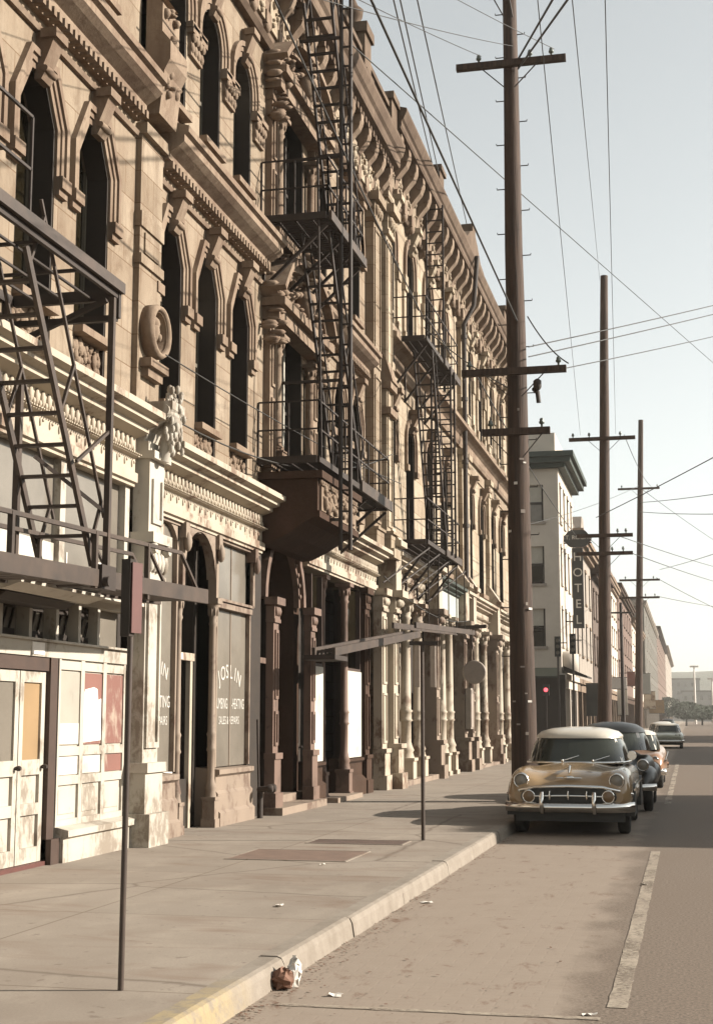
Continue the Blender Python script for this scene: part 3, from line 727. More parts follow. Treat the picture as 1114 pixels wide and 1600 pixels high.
panel_front(A,9.4,13.1,5,[('white_board','grey_board'),('white_board','white_board'),('grey_board','grey_board'),('white_board','red_board'),('white_board','white_board')])
panel_front(A,6.05,9.3,5,[('white_board','grey_board')]*5)
m=M(); profile(m,[(-.2,SW),(.10,SW),(.10,.40),(.16,.43),(.16,.50),(.02,.53),(-.2,.53)],14.84,16.80); m.build('plinth','white_paint',A,F(0,16,SW))
m=M(); profile(m,[(-.2,SW),(.10,SW),(.10,.40),(.16,.43),(.16,.50),(.02,.53),(-.2,.53)],6,13.1); m.build('plinth','white_paint',A,F(0,10,SW))

# shallow hanging lamp hood over the white shop door
t=thing('shop_lamp','wide shallow white lamp hood under the long iron beam over the ochre door','lamp',F(0,13.4,3.0))
m=M(); m.prism([(.0,3.20),(.75,3.02),(.75,2.99),(.55,2.93),(.0,3.0)],lambda d,z,s:(FX+d,s,z),12.3,14.3); m.build('lamp_hood','white_paint',t)
m=M(); m.prism([(.03,2.995),(.5,2.925),(.4,2.86),(.03,2.88)],lambda d,z,s:(FX+d,s,z),12.5,14.1); m.build('reflector','dark_wood',t)

# ================================================================== BUILDING B (entrance bay)
B=thing('commercial_building','ornate stone building with the brown arched entrance and JOSLIN shop window','building',(FX,17.2,SW))
SB0,SB1=17.2,32.0; wb=[18.07,19.63,21.25]; wb3=[26.36,27.92,29.42]
hx=.92; es=24.15
ex2=[(es-hx,es+hx,5.9,[(es-hx,8.2)]+arc(es,8.2,hx,12,ry=.55)[1:-1]+[(es+hx,8.2)])]
ex3=[(es-hx,es+hx,10.0,[(es-hx,12.2)]+arc(es,12.2,hx,12,ry=.8)[1:-1]+[(es+hx,12.2)])]
m=M(); body(m,SB0,SB1,15.4,4.7); upper_walls(m,SB0,SB1,0,wb+wb3,extra2=ex2,extra3=ex3)
m.build('wall','sandstone',B)
for i,s in enumerate(wb+wb3):
    bay_trim(B,s,0,20+i,blind=((.3 if i==1 else 0),(.3 if i in (2,4) else 0)))
for i,s in enumerate([18.85,20.44,22.05,27.14,28.67]): capital(B,s,11.3,11.78,.66,.11,seed=30+i)
belt_course(B,17.50,22.40,0); belt_course(B,25.35,30.2,0)
# entrance axis: wide windows with colonnettes and carved pediments
for z0,h in ((5.92,2.75),(10.02,2.95)):
    o=sash('window',1.84,h,'dark_wood',B,(es,z0),-.31,fw=.07,shade_lining=arc(es,8.2,hx,12,ry=.55) if z0<7 else arc(es,12.2,hx,12,ry=.8))
    q=M(); fbox(q,-.28,-.18,es-.36,es-.28,z0+.1,z0+h-.1); fbox(q,-.28,-.18,es+.30,es+.38,z0+.1,z0+h-.1); q.build('mullion','blind' if z0<7 else 'dark_wood',o,F(-.2,es,z0))
for z0,z1 in ((6.0,8.25),(10.1,12.2)):
    for sg in (-1,1):
        column('colonnette',B,es+sg*1.08,.10,z0,z1,.085,'sandstone_trim',base=.35,cap=.32,rings=False)
        pilaster('pilaster',B,es+sg*1.42-.17,es+sg*1.42+.17,z0-.5,z1+.6,.12,'sandstone_trim',base=.4,cap=.45)
def pediment(parent,zb,zt,seed,half=1.75):
    m=M(); fbox(m,0,.42,es-half,es+half,zb,zb+.14); fbox(m,0,.30,es-half+.08,es+half-.08,zb-.22,zb)
    mid=(zb+zt)/2
    for o0,o1,d in ((0,.12,.30),(.118,.22,.46)):
        band(m,[(es-half+.05,zb+.15)]+[(es+(half-.2)*math.sin(R(a)),zb+.15+(zt-zb-.3)*math.cos(R(a))**1.0) for a in range(-70,71,14)]+[(es+half-.05,zb+.15)],o0,o1,0,d)
    fbox(m,0,.16,es-half*.75,es+half*.75,zb+.14,zb+.14+(zt-zb)*.45)
    foliate(m,.16,.36,es-half*.7,es+half*.7,zb+.18,zb+.18+(zt-zb)*.5,60,seed=seed)
    m.ball((FX+.3,es,zb+.5),.22,.22,.3); foliate(m,.3,.55,es-.2,es+.2,zt-.35,zt+.25,16,seed=seed+1)
    return m.build('pediment','sandstone_trim',parent,F(0,es,zb))
pediment(B,8.62,9.75,41); pediment(B,12.75,13.75,43)
for k,(z0,z1) in enumerate(((9.75,10.0),)):
    m=M(); fbox(m,0,.30,es-1.7,es+1.7,z0+.05,z1); m.build('balcony_ledge','sandstone_trim',B,F(0,es,z0))
m=M()
for i in range(5):
    a=es-1.5+.75*i; foliate(m,.05,.30,a-.25,a+.25,9.2,9.9,10,seed=60+i)
for sg in (-1,1): foliate(m,.15,.42,es+sg*1.6-.25,es+sg*1.6+.25,7.9,9.2,26,seed=70+sg); foliate(m,.15,.42,es+sg*1.6-.25,es+sg*1.6+.25,11.9,13.1,26,seed=75+sg)
m.build('carved_swag','sandstone_trim',B,F(0,es,9))
# niched pier at the party line
pilaster('pilaster',B,30.45,31.15,5.3,13.6,.20,'sandstone',base=.6,cap=.7); pilaster('pilaster',B,31.35,31.98,5.3,13.6,.30,'pale_stone',base=.6,cap=.7)
m=M()
for z in (9.2,8.6): fbox(m,0,.42,31.25,32.0,z,z+.16)
m.prism([(0,9.36),(.46,9.36),(.30,9.9),(.1,10.25),(0,10.3)],lambda d,z,t:(FX+d,t,z),31.3,31.95); m.build('pier_crown','sandstone_trim',B,F(0,31.6,9))
# main cornice
m=M(); z=13.2
profile(m,[(0,z),(.12,z),(.18,z+.08),(.12,z+.16),(.09,z+.2),(.09,z+1.15),(.2,z+1.22),(.24,z+1.28),(.24,z+1.40),(.50,z+1.52),(.52,z+1.60),(.52,z+1.74),(.58,z+1.80),(.64,z+1.98),(.64,z+2.08),(.4,z+2.2),(0,z+2.25)],SB0,SB1)
s=SB0+.1
while s<SB1-.15: fbox(m,.24,.40,s,s+.13,z+1.34,z+1.49); s+=.26
m.build('cornice','weathered_cornice',B,F(0,24,z))
for k in range(19):
    s=17.5+k*.78; console('cornice_bracket',B,s,13.4,14.55,.24,.40,'sandstone_trim')
m=M()
for k in range(18):
    s=17.89+k*.78; fbox(m,.09,.14,s-.22,s+.22,13.55,14.2); foliate(m,.12,.22,s-.16,s+.16,13.6,14.1,7,seed=90+k)
m.build('frieze_panel','pale_stone',B,F(0,24,14))
m=M(); fbox(m,.08,.36,SB0,SB1,15.38,15.50); fbox(m,.06,.40,SB0,SB1,15.98,16.1)
s=SB0+.12
while s<SB1-.1:
    m.lathe([(.05,0),(.08,.08),(.09,.18),(.05,.3),(.06,.42),(.05,.48)],(FX+.22,s,15.5),6); s+=.25
m.build('balustrade','weathered_cornice',B,F(.2,24,15.4))
def pedestal(parent,s,z0,h,w,d,mat='sandstone_trim',urn=True,name='parapet_pedestal'):
    m=M(); fbox(m,d-.45,d+.2,s-w/2,s+w/2,z0,z0+h); fbox(m,d-.5,d+.26,s-w/2-.06,s+w/2+.06,z0+h*.82,z0+h); fbox(m,d-.5,d+.26,s-w/2-.06,s+w/2+.06,z0,z0+h*.15)
    if urn: m.lathe([(.1,0),(.14,.05),(.08,.12),(.2,.3),(.22,.45),(.1,.55),(.04,.7)],(FX+d-.12,s,z0+h),10)
    return m.build(name,mat,parent,F(d,s,z0))
for s,h,u in ((20.0,.95,True),(24.2,.95,True),(28.7,1.25,True),(31.6,.95,False)): pedestal(B,s,15.4,h,.62,.26,'weathered_cornice',urn=u)

# JOSLIN shopfront
shop_entablature(B,17.50,22.42,4.40,'cream_iron')
m=M()
for a,b in ((17.55,18.58),(20.28,22.0)):
    profile(m,[(-.3,SW),(.10,SW),(.10,.34),(.06,.38),(.06,.62),(.02,.66),(.02,.86),(.08,.9),(.08,.97),(-.3,1.0)],a,b)
m.build('stall_riser','tan_iron',B,F(0,19,SW))
m=M(); fbox(m,-.3,.02,17.5,22.4,4.36,4.43)
for a,b in ((17.55,18.60),(20.30,22.0)):
    fbox(m,-.12,.03,a,b,3.36,3.44); fbox(m,-.1,.05,a,b,3.46,3.50); fbox(m,-.12,0,a,a+.05,1.0,4.36); fbox(m,-.12,0,b-.05,b,1.0,4.36)
fbox(m,-.1,-.058,21.145,21.165,1.0,4.36); fbox(m,-.1,-.05,18.12,18.16,3.5,4.36)
m.build('window_frame','tan_iron',B,F(0,20,1))
g1=M(); fbox(g1,-.10,-.07,17.6,18.55,1.0,3.36); g1=g1.build('shop_window','dusty_glass',B,F(-.1,18,1))
g2=M(); fbox(g2,-.10,-.07,20.35,21.95,1.0,3.36); g2=g2.build('shop_window','dusty_glass',B,F(-.1,21.1,1))
for a,b in ((17.6,18.55),(20.35,21.95)):
    g=M(); fbox(g,-.10,-.07,a,b,3.5,4.36); g.build('upper_light','dusty_glass',B,F(-.1,(a+b)/2,3.5))
def arc_text(parent,s_c,z_c,letters,size,rad,step,d=-.066):
    n=len(letters)
    for i,ch in enumerate(letters):
        a=(i-(n-1)/2)*step; s=s_c+rad*math.sin(R(a)); z=z_c+rad*(math.cos(R(a))-1)
        text('lettering',ch,size,'letter_grey',parent,F(d,s,z),Matrix.Rotation(0,3,'X').to_euler() if False else ((Matrix.Rotation(R(-a),3,'X')@Euler(ROT_FACADE).to_matrix()).to_euler()),.002)
arc_text(g2,21.12,2.42,'JOSLIN',.30,1.2,9.5); arc_text(g1,17.98,2.40,'JOSLIN',.26,1.0,8.5)
text('lettering','PLUMBING',.23,'letter_grey',g2,F(-.066,20.72,1.93),ROT_FACADE,.002,.6); text('lettering','-HEATING',.23,'letter_grey',g2,F(-.066,21.57,1.93),ROT_FACADE,.002,.6)
text('lettering','SALES & REPAIRS',.17,'letter_grey',g2,F(-.066,21.14,1.68),ROT_FACADE,.002,.8)
text('lettering','HEATING',.23,'letter_grey',g1,F(-.066,18.17,1.93),ROT_FACADE,.002,.75)
text('lettering','REPAIRS',.17,'letter_grey',g1,F(-.066,18.2,1.68),ROT_FACADE,.002,.8)
column('iron_column',B,18.70,-.02,SW,3.48,.05,'tan_iron',base=.7); column('iron_column',B,20.18,-.02,SW,3.48,.055,'tan_iron',base=.7)
for s in (18.70,20.16,17.58,22.0):
    m=M(); fbox(m,-.08,.05,s-.05,s+.05,3.48,4.42); fbox(m,-.08,.10,s-.08,s+.08,4.2,4.42); m.ball((FX+.1,s,4.15),.06,.07,.14); m.build('upper_post','tan_iron',B,F(0,s,3.5))
# arched spandrels over the shop bays
def arch_spandrel(m,a,b,zs,zt,d0,d1):
    c=(a+b)/2; r=(b-a)/2; ry=zt-zs-.04
    pts=arc(c,zs,r,14,ry=ry)
    for (p,q),(t,u) in zip(pts[:-1],pts[1:]):
        m.loft([[F(d0,p,q),F(d1,p,q),F(d1,p,zt),F(d0,p,zt)],[F(d0,t,u),F(d1,t,u),F(d1,t,zt),F(d0,t,zt)]],True,False,False)
m=M(); arch_spandrel(m,18.77,20.09,3.75,4.42,-.1,.04); arch_spandrel(m,17.64,18.64,3.85,4.42,-.065,.0); m.build('arch_spandrel','tan_iron',B,F(0,19,4))
# recessed shop door
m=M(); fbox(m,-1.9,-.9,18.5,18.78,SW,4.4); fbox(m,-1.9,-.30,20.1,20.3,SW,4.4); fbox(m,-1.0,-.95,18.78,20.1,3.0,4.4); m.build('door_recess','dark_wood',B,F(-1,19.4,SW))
m=M(); fbox(m,-.34,-.26,18.78,20.09,2.55,2.66); fbox(m,-.34,-.27,19.92,20.02,SW,2.55); m.build('transom_bar','cream_iron',B,F(-.3,19.4,2.6))
m=M(); fbox(m,-.258,-.25,19.35,19.55,2.56,2.65); m.build('notice_card','letter_white',B,F(-.25,19.4,2.6))
door_leaf(B,'door',18.9,19.9,SW,2.5,-.95,'dark_wood','dark_glass')
m=M(); fbox(m,-.55,-.3,18.8,19.9,SW,.85); m.build('display_plinth','dark_wood',B,F(-.5,19.3,SW))
m=M(); m.prism([(18.9,.86),(19.7,.86),(19.78,.98),(19.0,1.12)],lambda s,z,d:F(d,s,z),-.50,-.40); m.build('display_card','letter_white',B,F(-.4,19.3,.9))
# dark return and standpipe valves beside the entrance
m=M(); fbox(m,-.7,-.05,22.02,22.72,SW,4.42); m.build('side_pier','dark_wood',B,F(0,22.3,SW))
m=M(); m.tube([F(.14,22.15,SW),F(.14,22.15,.62)],.05); m.tube([F(.14,22.15,.6),F(.34,22.15,.62)],.045); m.tube([F(.14,22.05,.6),F(.34,21.98,.62)],.045); m.lathe([(.065,0),(.07,.05),(.05,.08)],(FX+.32,22.15,.62),8,'X'); m.lathe([(.065,0),(.07,.05),(.05,.08)],(FX+.32,21.98,.62),8,'X'); m.tube([F(.1,22.2,.62),F(.1,22.1,1.7)],.02)
m.build('hose_valve','black_iron',B,F(.1,22.1,SW))

# entrance arcade
def arcade(parent):
    cols=(23.02,25.46); m=M()
    ops=[]
    for a,b in zip(cols[:-1],cols[1:]):
        ops.append((a+.15,b-.15,SW,[(a+.15,3.72)]+arc((a+b)/2,3.72,(b-a)/2-.15,14)[1:-1]+[(b-.15,3.72)]))
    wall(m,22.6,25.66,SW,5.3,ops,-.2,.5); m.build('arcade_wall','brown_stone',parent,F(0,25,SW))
    for a,b in zip(cols[:-1],cols[1:]):
        m=M(); c=(a+b)/2; r=(b-a)/2-.15; pts=arc(c,3.72,r,18)
        band(m,pts,0,.10,-.2,-.10); band(m,pts,.098,.24,-.2,-.03)
        for i in range(17):
            p=arc(c,3.72,r+.05,17)[i]; m.ball((FX-.09,p[0],p[1]),.03,.05,.05,5,4)
        m.build('arch_moulding','pink_iron',parent,F(0,c,3.72))
    for s in cols: pilaster('arcade_pilaster',parent,s-.15,s+.15,SW,3.72,.13,'pink_iron',base=1.0,cap=.42)
arcade(B)
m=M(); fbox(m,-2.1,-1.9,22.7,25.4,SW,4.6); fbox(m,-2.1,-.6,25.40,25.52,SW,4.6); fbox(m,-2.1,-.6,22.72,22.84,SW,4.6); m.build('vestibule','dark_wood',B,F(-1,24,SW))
m=M(); fbox(m,-.75,-.62,24.02,24.14,SW,3.9); fbox(m,-.7,-.64,22.86,25.38,2.7,2.8); m.build('vestibule_post','pink_iron',B,F(-.7,24,SW))
door_leaf(B,'door',22.95,24.0,SW,2.7,-1.4,'brown_paint','dark_glass'); door_leaf(B,'door',24.15,25.3,SW,2.7,-1.4,'brown_paint','dark_glass')
m=M(); fbox(m,-1.3,.34,22.75,25.7,SW-.02,.27); fbox(m,-1.3,-.1,22.75,25.7,.27,.40); m.build('entrance_step','tan_iron',B,F(0,24.2,SW))
# portico hood
m=M(); m.prism([(0,4.55),(.18,4.57),(.5,4.72),(.8,4.92),(1.0,5.0),(1.0,5.62),(0,5.62)],lambda d,z,t:(FX+d,t,z),22.38,25.15); fbox(m,.0,1.1,22.30,25.23,5.62,5.74); fbox(m,.9,1.05,22.34,25.19,4.97,5.08)
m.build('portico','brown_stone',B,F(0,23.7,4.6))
m=M(); fbox(m,1.0,1.04,22.5,25.0,5.1,5.5); foliate(m,1.03,1.12,22.6,24.9,5.14,5.48,60,seed=101)
frieze_ornament(m,1.04,22.4,25.1,5.5,5.62,.14); m.build('portico_panel','sandstone_trim',B,F(1,23.7,5.1))
# lower shop windows right of the entrance, under the iron ladders
shop_entablature(B,25.3,31.3,4.5,'cream_iron')
m=M(); profile(m,[(-.3,SW),(.12,SW),(.12,.5),(.05,.55),(.05,.8),(.12,.85),(.12,.9),(-.3,.92)],25.76,26.52); profile(m,[(-.3,SW),(.16,SW),(.16,.45),(.06,.55),(.06,.8),(.12,.85),(.12,.9),(-.3,.92)],28.35,29.85)
m.build('stall_riser','brown_stone',B,F(0,28,SW))
for a,b in ((25.76,26.50),(28.42,29.78)):
    g=M(); fbox(g,-.04,.06,a,b,.92,2.68); g.build('white_boarding','white_board',B,F(0,a,.9))
    g=M(); fbox(g,-.10,-.07,a,b,2.72,4.4); g.build('upper_light','dark_glass',B,F(0,a,2.7))
    g=M(); fbox(g,-.1,.03,a-.04,a,.92,4.4); fbox(g,-.1,.03,b,b+.04,.92,4.4); fbox(g,-.1,.04,a,b,2.68,2.74); g.build('window_frame','brown_paint',B,F(0,a,.9))
m=M(); fbox(m,-.9,-.8,26.56,28.36,SW,4.5); m.build('door_screen','dark_wood',B,F(-.8,27.4,SW))
door_leaf(B,'door',26.75,27.7,SW,2.5,-.75,'dark_wood','dark_glass')
column('iron_column',B,28.3,.04,SW,4.45,.08,'pink_iron'); column('iron_column',B,26.66,.0,SW,4.45,.06,'pink_iron')
pilaster('shop_pilaster',B,29.9,30.3,SW,4.5,.12,'brown_stone',base=.8,cap=.45)
pilaster('shop_pilaster',B,31.25,31.75,SW,4.6,.2,'cream_iron',base=.9,cap=.5)
m=M(); fbox(m,-.7,-.2,30.4,31.25,SW,4.5); m.build('door_recess','brown_paint',B,F(-.4,30.8,SW))
m=M(); fbox(m,-.2,.38,26.4,28.5,SW-.02,.24); m.build('door_step','tan_iron',B,F(0,27.5,SW))

# ================================================================== BUILDING C (long bracketed block)
Cb=thing('commercial_building','long stone block with scroll brackets under its eaves and columned shopfronts beyond the entrance','building',(FX,32.0,SW))
SC0,SC1=32.0,57.2
wcc=[33.2,35.75,38.45,41.1,46.2,48.85,51.6,54.3]; hw=.55
m=M(); body(m,SC0,SC1,15.9,4.7)
wall(m,SC0,SC1,5.0,10.2,[(s-hw,s+hw,5.9,[(s-hw,8.75)]+arc(s,8.75,hw,10,ry=.42)[1:-1]+[(s+hw,8.75)]) for s in wcc])
wall(m,SC0,SC1,10.2,15.6,[(s-hw,s+hw,11.2,[(s-hw,13.4)]+arc(s,13.4,hw,10)[1:-1]+[(s+hw,13.4)]) for s in wcc])
m.build('wall','pale_stone',Cb)
for i,s in enumerate(wcc):
    sash('window',2*hw,3.3,'sash_paint',Cb,(s,5.92),-.31,blind=.4 if i in (2,5) else 0,shade_lining=arc(s,8.75,hw,10,ry=.42))
    sash('window',2*hw,2.75,'sash_paint',Cb,(s,11.22),-.31,blind=.35 if i in (1,6) else 0,shade_lining=arc(s,13.4,hw,10))
    m=M(); pts=[(s-hw,8.1)]+[(s-hw,8.75)]+arc(s,8.75,hw,10,ry=.42)[1:-1]+[(s+hw,8.75),(s+hw,8.1)]
    band(m,pts,0,.1,0,.035); band(m,pts,.098,.2,0,.075)
    for sg in (-1,1): fbox(m,0,.10,s+sg*(hw+.1)-.10,s+sg*(hw+.1)+.14,7.95,8.1)
    m.build('label_moulding','sandstone_trim',Cb,F(0,s,8.5))
    keystone(Cb,s,9.0,9.62,.28,.3)
    m=M(); pts=[(s-hw,13.0)]+arc(s,13.4,hw,12)+[(s+hw,13.0)]
    band(m,pts,0,.12,0,.035); band(m,pts,.118,.26,0,.08); m.build('archivolt','sandstone_trim',Cb,F(0,s,13.4))
    keystone(Cb,s,13.8,14.5,.3,.32,'pale_stone')
    m=M(); fbox(m,-.25,.16,s-hw-.1,s+hw+.1,5.78,5.92); fbox(m,-.25,.14,s-hw-.1,s+hw+.1,11.06,11.2); m.build('sill','sandstone_trim',Cb,F(0,s,5.8))
    for sg in (-1,1):
        m=M(); c=s+sg*(hw+.28); fbox(m,0,.06,c-.15,c+.15,11.2,12.95); fbox(m,0,.11,c-.19,c+.19,12.6,13.0); fbox(m,0,.10,c-.18,c+.18,11.2,11.5); m.build('pilaster_strip','pale_stone',Cb,F(0,c,11.2))
for s in (32.3,44.0,45.0,50.2,56.8):
    pilaster('pilaster',Cb,s-.26,s+.26,5.3,10.1,.14,'pale_stone',base=.6,cap=.6,panel=False); pilaster('pilaster',Cb,s-.26,s+.26,10.9,14.2,.14,'pale_stone',base=.5,cap=.6,panel=False)
for s0,s1 in ((SC0,43.6),(43.6,50.2),(50.2,SC1)):
    m=M(); z=10.15; profile(m,[(0,z),(.1,z),(.14,z+.1),(.14,z+.3),(.3,z+.42),(.42,z+.46),(.42,z+.58),(.1,z+.7),(0,z+.7)],s0+.0,s1-.02); m.build('belt_course','sandstone_trim',Cb,F(0,s0,z))
    m=M(); fbox(m,0,.04,s0+.8,s1-.8,9.72,10.0); m.build('sign_panel','sandstone',Cb,F(0,s0,9.7))
m=M(); z=14.4
profile(m,[(0,z),(.10,z),(.14,z+.08),(.09,z+.14),(.09,z+1.2),(.2,z+1.28),(.52,z+1.36),(.55,z+1.42),(.55,z+1.54),(.60,z+1.58),(.68,z+1.76),(.68,z+1.84),(.3,z+1.94),(0,z+1.96)],SC0,SC1)
m.build('cornice','weathered_cornice',Cb,F(0,44,z))
for k in range(26): console('cornice_bracket',Cb,32.4+k*.97,14.25,15.7,.30,.50,'sandstone_trim')
m=M()
for k in range(25):
    s=32.885+k*.97; fbox(m,.09,.14,s-.25,s+.25,14.65,15.4); foliate(m,.12,.22,s-.18,s+.18,14.75,15.3,6,seed=200+k)
m.build('frieze_panel','sandstone',Cb,F(0,44,15))
for s,h in ((37.8,.75),(52.2,.85)): pedestal(Cb,s,16.2,h,.7,.36,'weathered_cornice',urn=False)
m=M(); m.prism([(41.5,16.25),(45.9,16.25),(45.9,16.42),(45.1,16.5),(44.4,16.9),(43.95,17.05),(43.95,17.3),(43.35,17.3),(43.35,17.05),(42.8,16.85),(42.2,16.5),(41.5,16.42)],lambda s,z,d:F(d,s,z),.25,.62); m.build('pediment','weathered_cornice',Cb,F(.6,43.6,16.2))
# ground floor of C
for a,b,mt in ((32.35,37.7,'cream_iron'),(42.9,49.9,'cream_iron'),(50.4,56.6,'cream_iron')): shop_entablature(Cb,a,b,4.62,mt)
shop_entablature(Cb,37.95,42.55,4.62,'copper_green')
m=M(); fbox(m,.12,.2,38.2,42.3,4.55,5.25); m.build('fascia_board','board_blank',Cb,F(.1,40,4.6))
for s in (32.1,37.8,42.7,44.3,50.15,56.85):
    pilaster('shop_pilaster',Cb,s-.24,s+.24,SW,4.6,.34,'tan_iron' if s>36 else 'cream_iron',base=1.0,cap=.5)
    m=M(); fbox(m,0,.42,s-.3,s+.3,4.6,5.62); fbox(m,0,.55,s-.36,s+.36,5.62,5.75); m.prism([(0,0),(.5,0),(.06,.65),(0,.65)],lambda d,z,t:(FX+d,t,5.75+z),s-.3,s+.3); m.build('pilaster_block','cream_iron',Cb,F(0,s,4.6))
for s in (34.4,36.0,39.6,40.9,46.2,48.2,52.3,54.5): column('iron_column',Cb,s,.12,SW,4.6,.13,'cream_iron',base=1.0,cap=.45)
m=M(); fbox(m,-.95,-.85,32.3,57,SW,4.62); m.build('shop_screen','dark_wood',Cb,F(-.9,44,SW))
def bay(a,b,kind):
    m=M()
    if kind=='door':
        door_leaf(Cb,'door',a+.05,(a+b)/2-.01,SW,2.6,-.28,'cream_iron','dusty_glass'); door_leaf(Cb,'door',(a+b)/2+.01,b-.05,SW,2.6,-.28,'cream_iron','dusty_glass')
        fbox(m,-.35,-.25,a,b,2.62,2.75); fbox(m,-.35,-.25,a,a+.05,SW,4.6); fbox(m,-.35,-.25,b-.05,b,SW,4.6); m.build('door_frame','cream_iron',Cb,F(-.3,a,SW))
        g=M(); fbox(g,-.33,-.30,a+.05,b-.05,2.75,4.6); g.build('upper_light','dark_glass',Cb,F(-.3,a,2.7))
    elif kind=='window':
        fbox(m,-.3,-.05,a,b,SW,.75); fbox(m,-.12,-.05,a,a+.05,.75,4.6); fbox(m,-.12,-.05,b-.05,b,.75,4.6); fbox(m,-.12,-.04,a,b,2.9,2.98); fbox(m,-.1,-.05,(a+b)/2-.02,(a+b)/2+.02,.75,2.9); m.build('window_frame','cream_iron',Cb,F(-.1,a,SW))
        g=M(); fbox(g,-.10,-.08,a,b,.75,4.6); g.build('shop_window','dusty_glass',Cb,F(-.1,a,.7))
    elif kind=='board':
        fbox(m,-.2,-.04,a,b,.9,2.75); m.build('white_boarding','white_board',Cb,F(-.1,a,.9))
        m=M(); fbox(m,-.2,.02,a,b,SW,.9); m.build('stall_riser','tan_iron',Cb,F(0,a,SW))
    elif kind=='green':
        fbox(m,-.2,-.05,a,b,SW,4.6)
        for z in (.3,1.5,2.7): fbox(m,-.05,-.02,a+.1,b-.1,z,z+1.0)
        m.build('green_shutter','green_paint',Cb,F(-.1,a,SW))
bay(32.4,34.25,'door'); bay(34.55,35.85,'window'); bay(39.0,39.45,'board'); bay(39.75,40.75,'board'); bay(41.05,42.4,'green'); bay(44.6,46.0,'window'); bay(48.4,49.8,'door'); bay(52.5,54.3,'window')
m=M(); fbox(m,-.2,.4,32.3,37.7,SW-.02,.27); fbox(m,-.2,.42,44.5,50,SW-.02,.24); m.build('door_step','tan_iron',Cb,F(0,35,SW))
# rainwater pipe on the party line
for s,nm in ((43.35,0),):
    m=M(); m.tube([F(.30,s,4.2),F(.30,s,14.0),F(.62,s,14.6),F(.75,s,16.2)],.075,8)
    for z in (5.8,7.6,9.6,11.6,13.6): m.lathe([(.105,-.06),(.105,.06)],(FX+.30,s,z),8)
    m.build('drainpipe','black_iron',Cb,F(.3,s,4.2))

# ================================================================== FIRE ESCAPES
def grating(m,x0,x1,s0,s1,z,pitch=.11):
    for x in (x0,x1): m.box(x-.02,x+.02,s0,s1,z-.05,z+.05)
    for s in (s0,s1): m.box(x0+.03,x1-.03,s-.03,s+.03,z-.06,z+.06)
    n=int((s1-s0)/pitch)
    for i in range(1,n): s=s0+(s1-s0)*i/n; m.box(x0+.03,x1-.03,s-.018,s+.018,z-.015,z+.015)
    for k in range(1,4): x=x0+(x1-x0)*k/4; m.box(x-.012,x+.012,s0+.03,s1-.03,z-.04,z-.018)
def railing(m,x0,x1,s0,s1,z,h=.9,sides=('out','a','b'),posts=4):
    def run(p,q,n):
        for hh in (h*.5,h): m.bar((*p,z+hh),(*q,z+hh),.026)
        for i in range(n+1):
            t=i/n; m.bar((p[0]+(q[0]-p[0])*t,p[1]+(q[1]-p[1])*t,z),(p[0]+(q[0]-p[0])*t,p[1]+(q[1]-p[1])*t,z+h),.026)
    if 'out' in sides: run((x1,s0),(x1,s1),posts)
    if 'a' in sides: run((x0,s0),(x1,s0),2)
    if 'b' in sides: run((x0,s1),(x1,s1),2)
def brackets(parent,x0,x1,ss,z,drop):
    for s in ss:
        m=M(); m.bar((x1,s,z-.05),(x0,s,z-drop),.05); m.bar((x0+.02,s,z-drop),(x0+.02,s,z),.05); m.build('bracket','black_iron',parent,(x0,s,z-drop))
def stair(parent,p,q,w,axis_x,rail=.75,mat='black_iron',step=.26,name='stair'):
    """steep iron stair from p (top) to q (foot); stringers spaced w across X"""
    m=M(); p=Vector(p); q=Vector(q)
    for dx in (0,w): m.bar(p+Vector((dx,0,0)),q+Vector((dx,0,0)),.04,.075)
    n=int((p.z-q.z)/step)
    for i in range(1,n):
        t=i/n; c=p+(q-p)*t; m.box(c.x,c.x+w,c.y-.035,c.y+.035,c.z-.015,c.z+.015)
    o=m.build(name,mat,parent,p)
    m=M(); up=Vector((0,.28,rail*.72))
    for dx in (0,w):
        m.bar(p+Vector((dx,0,0))+up,q+Vector((dx,0,0))+up*.95,.028)
        for t in (.05,.5,.95):
            c=p+(q-p)*t+Vector((dx,0,0)); m.bar(c,c+up,.03)
    m.build('handrail',mat,o,p); return o
def rung_ladder(parent,x,s,z0,z1,w=.42,mat='black_iron',along='Y',name='ladder',r=.024,step=.32):
    m=M(); dv=Vector((0,w,0)) if along=='Y' else Vector((w,0,0)); a=Vector((x,s,z0)); b=Vector((x,s,z1))
    m.bar(a,b,r*2.0); m.bar(a+dv,b+dv,r*2.0); z=z0+step
    while z<z1: m.bar((x,s,z),Vector((x,s,z))+dv,r*1.3); z+=step
    return m.build(name,mat,parent,(x,s,z0))
# --- left fire escape with swing stair
fe=thing('fire_escape','iron fire escape with a long balanced swing stair across the white shopfront','fire escape',F(0,11,3.0))
m=M(); grating(m,-6.78,-5.6,8.2,13.37,6.05,.85); m.build('platform','black_iron',fe)
m=M(); railing(m,-6.78,-5.6,8.2,11.3,6.1,1.0,('out',),3); m.build('railing','black_iron',fe)
M().box(-5.57,-5.53,8.2,13.40,6.06,6.17).build('edge_beam','worn_iron',fe)
brackets(fe,-6.78,-5.65,(8.6,13.2),6.0,.5)
m=M(); m.bar((-6.78,13.36,5.80),(-5.6,13.36,5.80),.06); m.bar((-5.6,13.36,5.80),(-5.6,13.36,6.1),.06); m.build('end_frame','black_iron',fe)
stair(fe,(-6.25,11.45,5.95),(-6.25,13.12,3.22),.55,True,mat='worn_iron')
m=M(); m.bar((-5.62,13.28,6.0),(-5.62,13.28,3.1),.06); m.bar((-6.28,12.6,5.0),(-6.28,12.6,3.1),.06); m.bar((-5.62,13.28,3.75),(-6.25,12.9,4.3),.035); m.bar((-5.62,13.28,4.6),(-5.62,12.5,4.15),.03)
m.build('hanger_rod','worn_iron',fe)
m=M()
